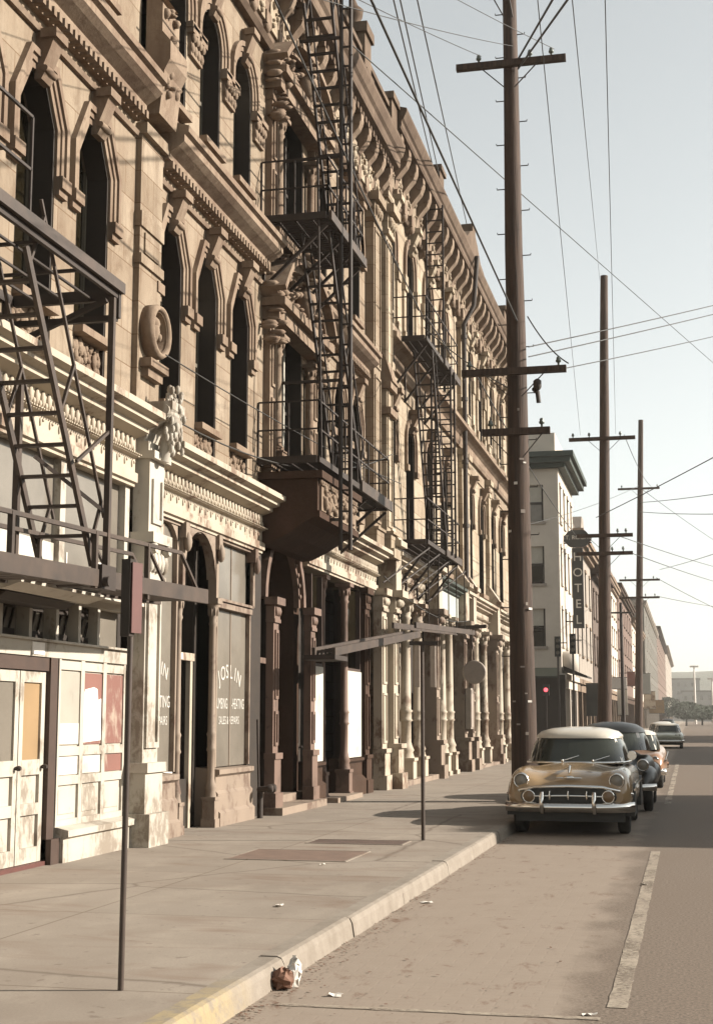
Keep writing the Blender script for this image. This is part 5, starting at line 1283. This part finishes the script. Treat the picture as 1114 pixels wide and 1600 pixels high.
for i,(x,y,l) in enumerate(((-2.2,128,'small grey car far along the kerb beyond the white topped car'),(-2.1,150,'farthest tiny dark car along the kerb'))):
    c=cptree(D if i else H1,(x,y,0)); c['label']=l
# ================================================================== HOTEL AND THE BUILDINGS BEYOND
def block(name,label,x,s0,s1,h,mat,cols,floors,wh=(1.1,1.9),z1st=5.0,cornice=.5,trim='sandstone_trim',gf='dark_wood',sidecols=0,group=None,back=14,pane='dark_glass',parapet=.5,cat='building'):
    """street block with window openings cut in the street face (and camera-side face)"""
    global FX
    t=thing(name,label,cat,(x,s0,SW),group); old=FX; FX=x
    m=M(); fbox(m,-back,-.3,s0+.3,s1,SW,h)
    rows=[]; fh=(h-1.2-z1st)/max(1,floors)
    ops=[]
    for f in range(floors):
        zb=z1st+fh*f+fh*.22; zt=zb+fh*.58; row=[]
        for c in range(cols):
            w=min(wh[0],(s1-s0)/cols*.55); s=s0+(s1-s0)*(c+.5)/cols; row.append((s-w/2,s+w/2,zb,[(s-w/2,zt),(s+w/2,zt)])); ops.append((s,w,zb,zt))
        wall(m,s0,s1,z1st+fh*f if f else 4.2,z1st+fh*(f+1) if f<floors-1 else h,row,0,.2)
    # camera-side wall (normal -Y) with its own openings
    def q(a,b,c,d): m.add([a,b,c,d],[(0,1,2,3)])
    xl=x-back; so=[]
    if sidecols:
        xs=[x-1.75-3.0*k for k in range(sidecols)]
        for f in range(floors):
            z0=z1st+fh*f if f else 4.2; z1=z1st+fh*(f+1) if f<floors-1 else h; zb=z1st+fh*f+fh*.2; zt=zb+fh*.6; cur=x
            for xx in xs:
                a,b=xx+.9,xx-.9; so.append((xx,1.8,zb,zt))
                q((cur,s0,z0),(a,s0,z0),(a,s0,z1),(cur,s0,z1)); q((a,s0,z0),(b,s0,z0),(b,s0,zb),(a,s0,zb)); q((a,s0,zt),(b,s0,zt),(b,s0,z1),(a,s0,z1))
                for u in (a,b): q((u,s0,zb),(u,s0+.25,zb),(u,s0+.25,zt),(u,s0,zt))
                q((a,s0,zb),(b,s0,zb),(b,s0+.25,zb),(a,s0+.25,zb)); q((a,s0,zt),(b,s0,zt),(b,s0+.25,zt),(a,s0+.25,zt)); cur=b
            q((cur,s0,z0),(xl,s0,z0),(xl,s0,z1),(cur,s0,z1))
    else: q((x,s0,4.2),(xl,s0,4.2),(xl,s0,h),(x,s0,h))
    q((xl,s0,SW),(x-.3,s0,SW),(x-.3,s0,4.2),(xl,s0,4.2)); 
    m.add([(x,s0,h),(x,s1,h),(xl,s1,h),(xl,s0,h)],[(0,1,2,3)])
    m.build('wall',mat,t)
    for s,w,zb,zt in ops:
        o=M(); fbox(o,-.20,-.14,s-w/2,s-w/2+.07,zb,zt); fbox(o,-.20,-.14,s+w/2-.07,s+w/2,zb,zt); fbox(o,-.2,-.13,s-w/2+.07,s+w/2-.07,(zb+zt)/2-.04,(zb+zt)/2+.04); o=o.build('window',trim,t,F(-.2,s,zb))
        g=M(); fbox(g,-.22,-.18,s-w/2,s+w/2,zb,zt); g.build('pane',pane,o,F(-.2,s,zb))
        o=M(); fbox(o,0,.10,s-w/2-.1,s+w/2+.1,zb-.14,zb-.002); fbox(o,0,.08,s-w/2-.1,s+w/2+.1,zt+.002,zt+.2); o.build('sill',trim,t,F(0,s,zb))
    for xx,w,zb,zt in so:
        o=M(); o.box(xx-w/2,xx-w/2+.1,s0+.12,s0+.2,zb,zt); o.box(xx+w/2-.1,xx+w/2,s0+.12,s0+.2,zb,zt); o.box(xx-w/2+.1,xx+w/2-.1,s0+.12,s0+.2,(zb+zt)/2-.05,(zb+zt)/2+.05); o=o.build('window','dark_wood',t,(xx,s0,zb))
        M().box(xx-w/2,xx+w/2,s0+.2,s0+.24,zb,zt).build('pane','dusty_glass' if (zb>12) else 'dark_glass',o,(xx,s0,zb)); M().box(xx-w/2+.1,xx+w/2-.1,s0+.19,s0+.199,(zb+zt)/2+.1,zt).build('blind','blind',o,(xx,s0,zb))
        M().box(xx-w/2-.12,xx+w/2+.12,s0-.1,s0+.05,zb-.16,zb-.002).build('sill','grey_brick',t,(xx,s0,zb))
    # cornice returns round the corner
    c=M(); d=cornice
    for a,b,dz0,dz1 in ((.15,d*.45,-1.0,-.75),(d*.4,d*.8,-.75,-.45),(d*.9,d,-.45,-.15)):
        c.box(x-back,x+b,s0-b,s1,h+dz0,h+dz1)
    c.build('cornice',trim if trim!='cream_stucco' else 'copper_green',t,(x,s0,h))
    if parapet: M().box(x-back,x-.15,s0+.12,s1-.02,h,h+parapet).build('parapet',mat,t,(x,s0,h))
    # shop storey
    n=max(1,int((s1-s0)/3.5))
    for k in range(n+1):
        s=s0+.25+(s1-s0-.5)*k/n; o=M(); fbox(o,-.25,.06,s-.22,s+.22,SW,3.4); fbox(o,-.25,.12,s-.27,s+.27,SW,.6); o.build('pier',trim,t,F(0,s,SW))
    o=M(); fbox(o,-.25,.10,s0,s1,3.4,3.9); fbox(o,-.25,.25,s0,s1,3.9,4.2); o.build('shop_cornice',trim,t,F(0,s0,3.4))
    o=M(); fbox(o,-.28,-.2,s0+.4,s1-.4,SW,.7); fbox(o,-.28,-.2,s0+.4,s1-.4,2.7,2.8); o.build('stall_riser',gf,t,F(0,s0,.2))
    o=M(); fbox(o,-.27,-.24,s0+.4,s1-.4,.7,3.4); o.build('shop_window',pane,t,F(0,s0,.7))
    FX=old; return t
hot=block('hotel','four storey corner hotel with dark green cornice and shaded brick side','hotel' and -6.8,80.6,91.0,16.0,'cream_stucco',4,3,(1.0,1.9),5.0,.95,'cream_stucco','dark_wood',4,cat='hotel',back=22,parapet=1.1) if False else block('hotel','four storey corner hotel with dark green cornice and shaded grey side',-6.8,80.6,91.0,16.8,'cream_stucco',4,3,(1.0,1.9),5.0,.95,'cream_stucco','dark_wood',4,cat='hotel',back=22,parapet=1.1)
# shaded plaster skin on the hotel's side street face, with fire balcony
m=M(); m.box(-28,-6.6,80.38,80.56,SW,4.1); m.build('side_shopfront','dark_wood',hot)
m=M(); m.prism([(79.0,4.0),(80.37,4.5),(80.37,4.38),(79.0,3.9)],lambda s,z,x:(x,s,z),-20,-6.9); m.build('awning','green_paint',hot)
m=M(); m.prism([(-6.7,4.6),(-5.4,4.05),(-5.4,3.95),(-6.7,4.3)],lambda x,z,s:(x,s,z),80.6,84.5); m.build('awning','dark_wood',hot)
m=M(); m.loft([sup(-6.75,82.0,z,a,a,3) for z,a in ((4.25,.5),(4.4,.8),(5.3,.8),(5.45,.5))],True,True,True); m.build('corner_canopy','cream_stucco',hot)
# hotel sign
hs_=thing('hotel_sign','tall black vertical HOTEL sign with a scalloped oval head','sign',(-6.8,84.0,6.8))
m=M(); m.box(-6.35,-5.72,83.9,84.15,6.9,11.6); m.build('sign_board','sign_black',hs_)
secs=[]
m=M(); pts=[]
for k in range(40):
    a=2*math.pi*k/40; rr=1+.05*math.cos(6*a); pts.append((-6.03+.80*rr*math.cos(a),12.15+.52*rr*math.sin(a)))
m.prism(pts,lambda u,v,w:(u,w,v),83.85,84.2); m.build('sign_head','sign_black',hs_)
for i,ch in enumerate('HOTEL'): text('lettering',ch,.72,'letter_grey',hs_,(-6.03,83.88,11.05-i*.92),ROT_FRONT,.01)
arcs='STANLEY'
text('lettering','ST. ROCHE',.34,'letter_grey',hs_,(-6.03,83.83,12.2),ROT_FRONT,.01)
m=M(); m.bar((-6.8,84.02,11.9),(-5.2,84.02,11.9),.07); m.bar((-6.8,84.02,7.3),(-6.3,84.02,7.3),.07); m.build('bracket','black_iron',hs_)
# traffic signals at the corner
def signal(label,x,y,z):
    t=thing('traffic_signal',label,'traffic signal',(x,y,z-2),'traffic signals at the cross street')
    m=M(); m.box(x-.17,x+.17,y-.12,y+.12,z-.55,z+.55); m.build('housing','sign_black',t)
    for k in range(3):
        m=M(); m.lathe([(.10,-.135),(.09,-.125),(.02,-.122)],(x,y,z+.33-.33*k),12,'Y'); m.build('lens','lamp_glass',t,(x,y,z))
    for k in range(3):
        m=M(); m.lathe([(.105,-.12),(.115,-.28),(.118,-.28),(.12,-.12)],(x,y,z+.33-.33*k),10,'Y'); m.build('visor','sign_black',t,(x,y,z))
    m=M(); m.bar((x,y,z-.55),(x,y,SW),.10); m.bar((x,y,z+.2),(x+.5,y,z+.2),.05); m.build('post','black_iron',t); return t
signal('black traffic signal with pale lenses against the white hotel front',-6.05,79.2,5.75); signal('dim traffic signal in front of the shaded hotel side',-6.85,79.0,5.6)
t=thing('pedestrian_signal','small glowing red light under the shaded hotel awning','signal',(-7.55,79.1,SW))
m=M(); m.bar((-7.55,79.1,SW),(-7.55,79.1,3.0),.09); m.build('post','black_iron',t); m=M(); m.box(-7.72,-7.38,79.0,79.2,2.95,3.55); m.build('housing','sign_black',t)
for z in (3.25,): m=M(); m.lathe([(.115,-.11),(.10,-.13),(.02,-.14)],(-7.55,79.1,z),12,'Y'); m.build('lens','red_lamp',t)
# the row beyond
row=[('brick_building','brown brick block with gabled cornice just past the hotel sign',-6.8,91.3,108,13.8,'grey_brick',4,2,'sandstone_trim',.7),
('stone_building','dull three storey block with dark projecting cornice behind the second pole',-6.75,108.3,124,13.2,'dark_brick',5,2,'brown_stone',.9),
('stone_building','pale sunlit stone block right of the second pole',-6.8,124.3,148,14.8,'cream_stucco',6,3,'sandstone_trim',.5),
('brick_building','reddish brick block left of the third pole',-6.8,148.4,188,15.6,'red_brick',8,3,'brown_stone',.6),
('stone_building','narrow pale front right of the third pole',-6.8,188.4,232,14.8,'cream_stucco',8,3,'sandstone_trim',.6),
('office_building','tall grey flat-roofed block standing above the far row',-6.4,232.5,330,20.5,'slate_wall',10,4,'grey_brick',.5),
('brick_building','distant brown brick block with stepped roof in the far row',-6.5,331,460,22.5,'red_brick',10,4,'brown_stone',1.0),
('stone_building','last pale block at the far end of the street',-6.6,461,640,24.5,'grey_brick',10,4,'sandstone_trim',1.2)]
for nm,lb,x,s0,s1,h,mt,cols,fl,tr,cn in row: block(nm,lb,x,s0,s1,h,mt,cols,fl,(1.2,1.9),5.0,cn,tr,'dark_wood',0,None,14)
m=M(); m.prism([(94,13.9),(97.5,13.9),(96.5,15.0),(95,15.0)],lambda s,z,x:(x,s,z),-7.4,-6.5); tag(m.build('roof_gable','grey_brick',None,(-6.9,95.7,13.9)),'small flat topped roof gable on the block past the hotel sign','gable')
# projecting shop signs far down the row
for i,(x,y,w,z0,z1,mt,lb) in enumerate([(-5.9,93.5,.9,1.9,3.9,'sign_black','dark vertical shop sign low on the row beyond the hotel'),(-5.5,120,1.3,4.1,5.0,'letter_white','white shop sign board right of the second pole'),
    (-5.7,131,.9,2.0,4.6,'white_board','tall white blade sign right of the second pole'),(-5.6,150,.8,5.0,6.4,'red_board','small faded red sign left of the third pole'),
    (-5.0,176,1.4,4.6,7.0,'board_blank','pale blue-white sign right of the third pole'),(-5.2,205,1.6,3.0,5.4,'cream_iron','cream sign board in the far row'),(-5.0,240,2.4,2.5,4.6,'ochre_board','ochre sign board far down the row')]):
    t=thing('shop_sign',lb,'sign',(x,y,z0),'shop signs along the far row')
    M().box(x-w/2,x+w/2,y-.08,y+.08,z0,z1).build('panel',mt,t,(x,y,z0)); M().bar((-6.8,y,z1-.1),(x+w/2,y,z1-.1),.08).build('bracket','black_iron',t,(x,y,z1)); m=M(); m.box(x-w/2-.04,x+w/2+.04,y-.06,y+.06,z0-.05,z0); m.box(x-w/2-.04,x+w/2+.04,y-.06,y+.06,z1,z1+.05); m.build('frame','sign_black',t,(x,y,z0))
# thin steel pole between the second and third wooden ones
t=thing('lamp_post','slim dark pole between the second and third utility poles','pole',(-3.1,72,SW))
m=M(); m.tube([(-3.1,72,SW),(-3.1,72,7.4)],[.11,.07],8); m.build('shaft','black_iron',t); m=M(); m.bar((-3.7,72,6.9),(-2.6,72,6.9),.08); m.build('arm','black_iron',t)
# far bank: low buildings, mast lights, trees
for i,(x,y,w,h,lb) in enumerate([(-20,640,26,13,'hazy low warehouse at the end of the street'),(22,760,50,15,'hazy long grey building across the far end'),(-8,860,30,24,'hazy tall block on the far hillside'),(30,890,24,33,'hazy block with a rooftop mast on the far hillside'),(62,840,40,21,'hazy pale building at the right edge of the far hillside')]):
    t=thing('distant_building',lb,'building',(x,y,0),'hazy buildings at the end of the street')
    M().box(x-w/2,x+w/2,y,y+30,0,h).build('wall','far_wall',t)
    m=M()
    for f in range(int(h/4.5)):
        for c in range(int(w/4)): m.box(x-w/2+1.2+c*4,x-w/2+2.6+c*4,y-.1,y+.1,2+f*4.5,4+f*4.5)
    m.build('windows','dark_glass',t); M().box(x-w/2-.5,x+w/2+.5,y-.5,y+30,h,h+.8).build('roof','roofing',t)
    if i==3:
        m=M(); m.box(x-3,x+3,y+8,y+14,h+.8,h+6); m.tube([(x,y+10,h+6),(x,y+10,h+14)],.4,6); m.build('mast','far_wall',t)
for i,(x,y,h,lb) in enumerate([(2.0,420,16,'left of two thin white mast lights at the end of the street'),(6.5,400,12,'right of two thin white mast lights at the end of the street')]):
    t=thing('mast_light',lb,'lamp post',(x,y,0),'white mast lights'); M().tube([(x,y,0),(x,y,h)],[.32,.2],8).build('mast','letter_white',t); M().box(x-1.2,x+1.2,y-.3,y+.3,h,h+.5).build('lamp_head','letter_white',t)
def tree(label,x,y,h,cr,seed):
    t=thing('tree',label,'tree',(x,y,0),'trees at the far end of the street'); rn=random.Random(seed)
    m=M(); m.tube([(x,y,0),(x+.1,y,h*.3),(x-.1,y,h*.6)],[.25,.18,.08],7)
    for k in range(6): a=rn.uniform(0,6.28); m.tube([(x,y,h*.35+.06*h*k*.5),(x+math.cos(a)*cr*.7,y+math.sin(a)*cr*.7,h*.55+.05*h*k)],[.08,.02],5)
    m.build('trunk','dark_wood',t)
    c=M()
    for k in range(1500):
        a=rn.uniform(0,6.28); b=rn.uniform(-1,1); rr=cr*rn.random()**.4*(1+.3*math.sin(3*a+seed)+.25*math.sin(5*a+2*seed+3*b)); p=Vector((x+rr*math.cos(a)*(1-b*b)**.5,y+rr*math.sin(a)*(1-b*b)**.5,h*.65+b*h*.35)); s=rn.uniform(.15,.4)
        u=Vector((rn.uniform(-1,1),rn.uniform(-1,1),rn.uniform(-1,1))).normalized(); v=u.orthogonal().normalized(); c.add([p-u*s,p+v*s*.6,p+u*s,p-v*s*.6],[(0,1,2,3)])
    c.build('crown','tree_green',t,recalc=False)
for i,(x,y,h,cr,lb) in enumerate([(-.5,330,5.2,4.2,'small dark tree left of the mast lights'),(3.2,360,4.6,5.0,'low dark tree in front of the white mast lights'),(9,345,5,5.2,'round dark tree at the right end of the far park'),(14,370,5.8,5.5,'tallest dark tree at the right edge of the far park'),(-5,380,7,3.5,'dark tree half hidden by the last buildings')]): tree(lb,x,y,h,cr,i+1)
# ================================================================== RIGHT SIDE OF THE STREET (outside the picture; throws the long shadows)
block2=[('sky_blocking_row','unseen long single storey row added across the street to block sky light',-28,24.1,4.6),('brick_building','two storey brick building across the street throwing its shadow over the parked cars',24.4,37.0,8.9),('brick_building','low brick garage across the street',37.4,58,3.2),('brick_building','taller brick warehouse across the street beyond the garage',59.5,94,8.9),('brick_building','brick store across the street farther down',108,150,8.2)]  # first entry: unseen low row, added to cut the sky light on the street
for nm,lb,s0,s1,h in block2:
    t=thing(nm,lb,'building',(15,s0,SW)); m=M(); m.box(15,29,s0,s1,SW,h); m.build('wall','red_brick',t)
    m=M(); m.box(14.85,29.1,s0-.1,s1+.1,h,h+.3); m.build('parapet','grey_brick',t)
    k=s0+1.5
    while k<s1-1.5:
        o=M(); o.box(14.94,15.02,k-.6,k+.6,1.0,2.8); o=o.build('window','dark_wood',t,(15,k,1)); M().box(14.925,14.94,k-.52,k+.52,1.08,2.72).build('pane','dark_glass',o,(15,k,1)); k+=3
# ================================================================== LITTER
t=thing('paper_bag','crumpled brown and white paper bag lying against the kerb','litter',(-2.58,9.4,0))
rn=random.Random(4)
def crumple(c,rx,ry,rz,sd,n=12,mm=8):
    rn=random.Random(sd); m=M(); m.ball(c,rx,ry,rz,n,mm); m.v=[(x+rn.uniform(-1,1)*rx*.28,y+rn.uniform(-1,1)*ry*.28,max(.004,z+rn.uniform(-1,1)*rz*.28)) for x,y,z in m.v]; m.sm=[False]*len(m.sm); return m
crumple((-2.585,9.14,.06),.085,.07,.065,3).build('bag_body','bag_brown',t); m=crumple((-2.53,9.21,.09),.05,.045,.09,5); m.build('bag_top','paper',t)
def scrap(x,y,z,sd):
    rn=random.Random(sd); w=rn.uniform(.02,.045); h=rn.uniform(.015,.05); a=rn.uniform(0,6.28); m=M(); vs=[]
    for j in range(4):
        for i in range(4):
            u=(i/3-.5)*2*w+rn.uniform(-1,1)*.006; v=(j/3-.5)*2*h+rn.uniform(-1,1)*.006
            vs.append((x+u*math.cos(a)-v*math.sin(a),y+u*math.sin(a)+v*math.cos(a),z+rn.random()**2*.02))
    return m.add(vs,[(j*4+i,j*4+i+1,j*4+i+5,j*4+i+4) for j in range(3) for i in range(3)])
spots=[(-2.2,9.0),(-.5,15.5),(-.62,8.75),(-2.45,13.6)]
for i,(x,y) in enumerate(spots):
    q=scrap(x,y,0.004,i+20).build('paper_scrap','paper',None,(x,y,0)); tag(q,'small white scrap of paper on the road setts','litter','scraps of paper on the road')
for i,(x,y) in enumerate([(-3.4,11.9),(-3.9,15.3),(-3.2,20.6)]):
    q=scrap(x,y,SW+.006,i+40).build('paper_scrap','paper',None,(x,y,SW)); tag(q,'small white scrap of paper on the pavement','litter','scraps of paper on the pavement')
# leaves and grit gathered in the gutter: uncountable
m=M(); rn=random.Random(9)
for k in range(900):
    y=7+rn.random()**1.3*14; x=KX+.03+abs(rn.gauss(0,.10))+(.0 if rn.random()<.8 else rn.uniform(0,1.6)); s=rn.uniform(.006,.022); a=rn.uniform(0,6.28); z=.004+rn.uniform(0,.006)
    u=Vector((math.cos(a),math.sin(a),rn.uniform(-.15,.15)))*s; v=Vector((-math.sin(a),math.cos(a),rn.uniform(-.15,.15)))*s*rn.uniform(.4,.8); p=Vector((x,y,z+s*.2)); m.add([p-u,p+v,p+u,p-v],[(0,1,2,3)])
o=m.build('leaf_litter','leaf',None,(KX,14,0),recalc=False); tag(o,'brown leaves and grit gathered along the gutter','leaf litter'); o['kind']='stuff'
# cover plates and patched panels in the pavement
for x,y,w,l,lb,mt in [(-3.75,17.0,.9,.5,'rusty cellar hatch plate in the pavement near the second sign post','brown_paint'),(-4.0,14.6,1.5,.55,'worn reddish patch plate in the pavement','brown_paint')]:
    pass


# cellar hatches in the pavement
for nm,lb,x0,x1,y0,y1 in [('hatch_plate','dark rusty hatch plate in the pavement beside the second sign post',-4.75,-3.55,17.9,18.45),('hatch_plate','broad reddish worn hatch plate in the pavement nearer than the rusty one',-5.1,-3.75,15.7,16.9)]:
    m=M(); m.box(x0,x1,y0,y1,SW-.02,SW+.006); t=thing(nm,lb,'hatch',((x0+x1)/2,y0,SW)); m.build('plate','rust_plate' if y0<17 else 'rust_dark',t)
    m=M(); m.box(x0-.03,x0-.002,y0-.03,y1+.03,SW-.01,SW+.008); m.box(x1+.002,x1+.03,y0-.03,y1+.03,SW-.01,SW+.008); m.box(x0-.002,x1+.002,y0-.03,y0-.002,SW-.01,SW+.008); m.box(x0-.002,x1+.002,y1+.002,y1+.03,SW-.01,SW+.008); m.build('rim','sidewalk_concrete',t)
# ================================================================== HAZE
hz=M().box(-1380,1380,-140,1480,-1.2,75).build('haze','roofing',None,(0,0,0)); hz['kind']='stuff'
tag(hz,'pale dusty haze fading the far end of the street','haze')
hm=bpy.data.materials.new('haze'); hm.use_nodes=True; nt=hm.node_tree; nt.nodes.clear()
pv=nt.nodes.new('ShaderNodeVolumePrincipled'); pv.inputs['Color'].default_value=(0.95,0.91,0.84,1); pv.inputs['Density'].default_value=0.00036; pv.inputs['Anisotropy'].default_value=0.3
ou=nt.nodes.new('ShaderNodeOutputMaterial'); nt.links.new(pv.outputs[0],ou.inputs['Volume']); hz.data.materials.clear(); hz.data.materials.append(hm)

for m_ in bpy.data.materials:
    if not m_.use_nodes or m_.name=='chrome': continue
    b_=m_.node_tree.nodes.get('Principled BSDF')
    if not b_ or not b_.inputs['Base Color'].links: continue
    src=b_.inputs['Base Color'].links[0].from_socket
    m_.node_tree.links.new(mixc(m_.node_tree,1.0,src,(0.81,0.785,0.75),'MULTIPLY'),b_.inputs['Base Color'])
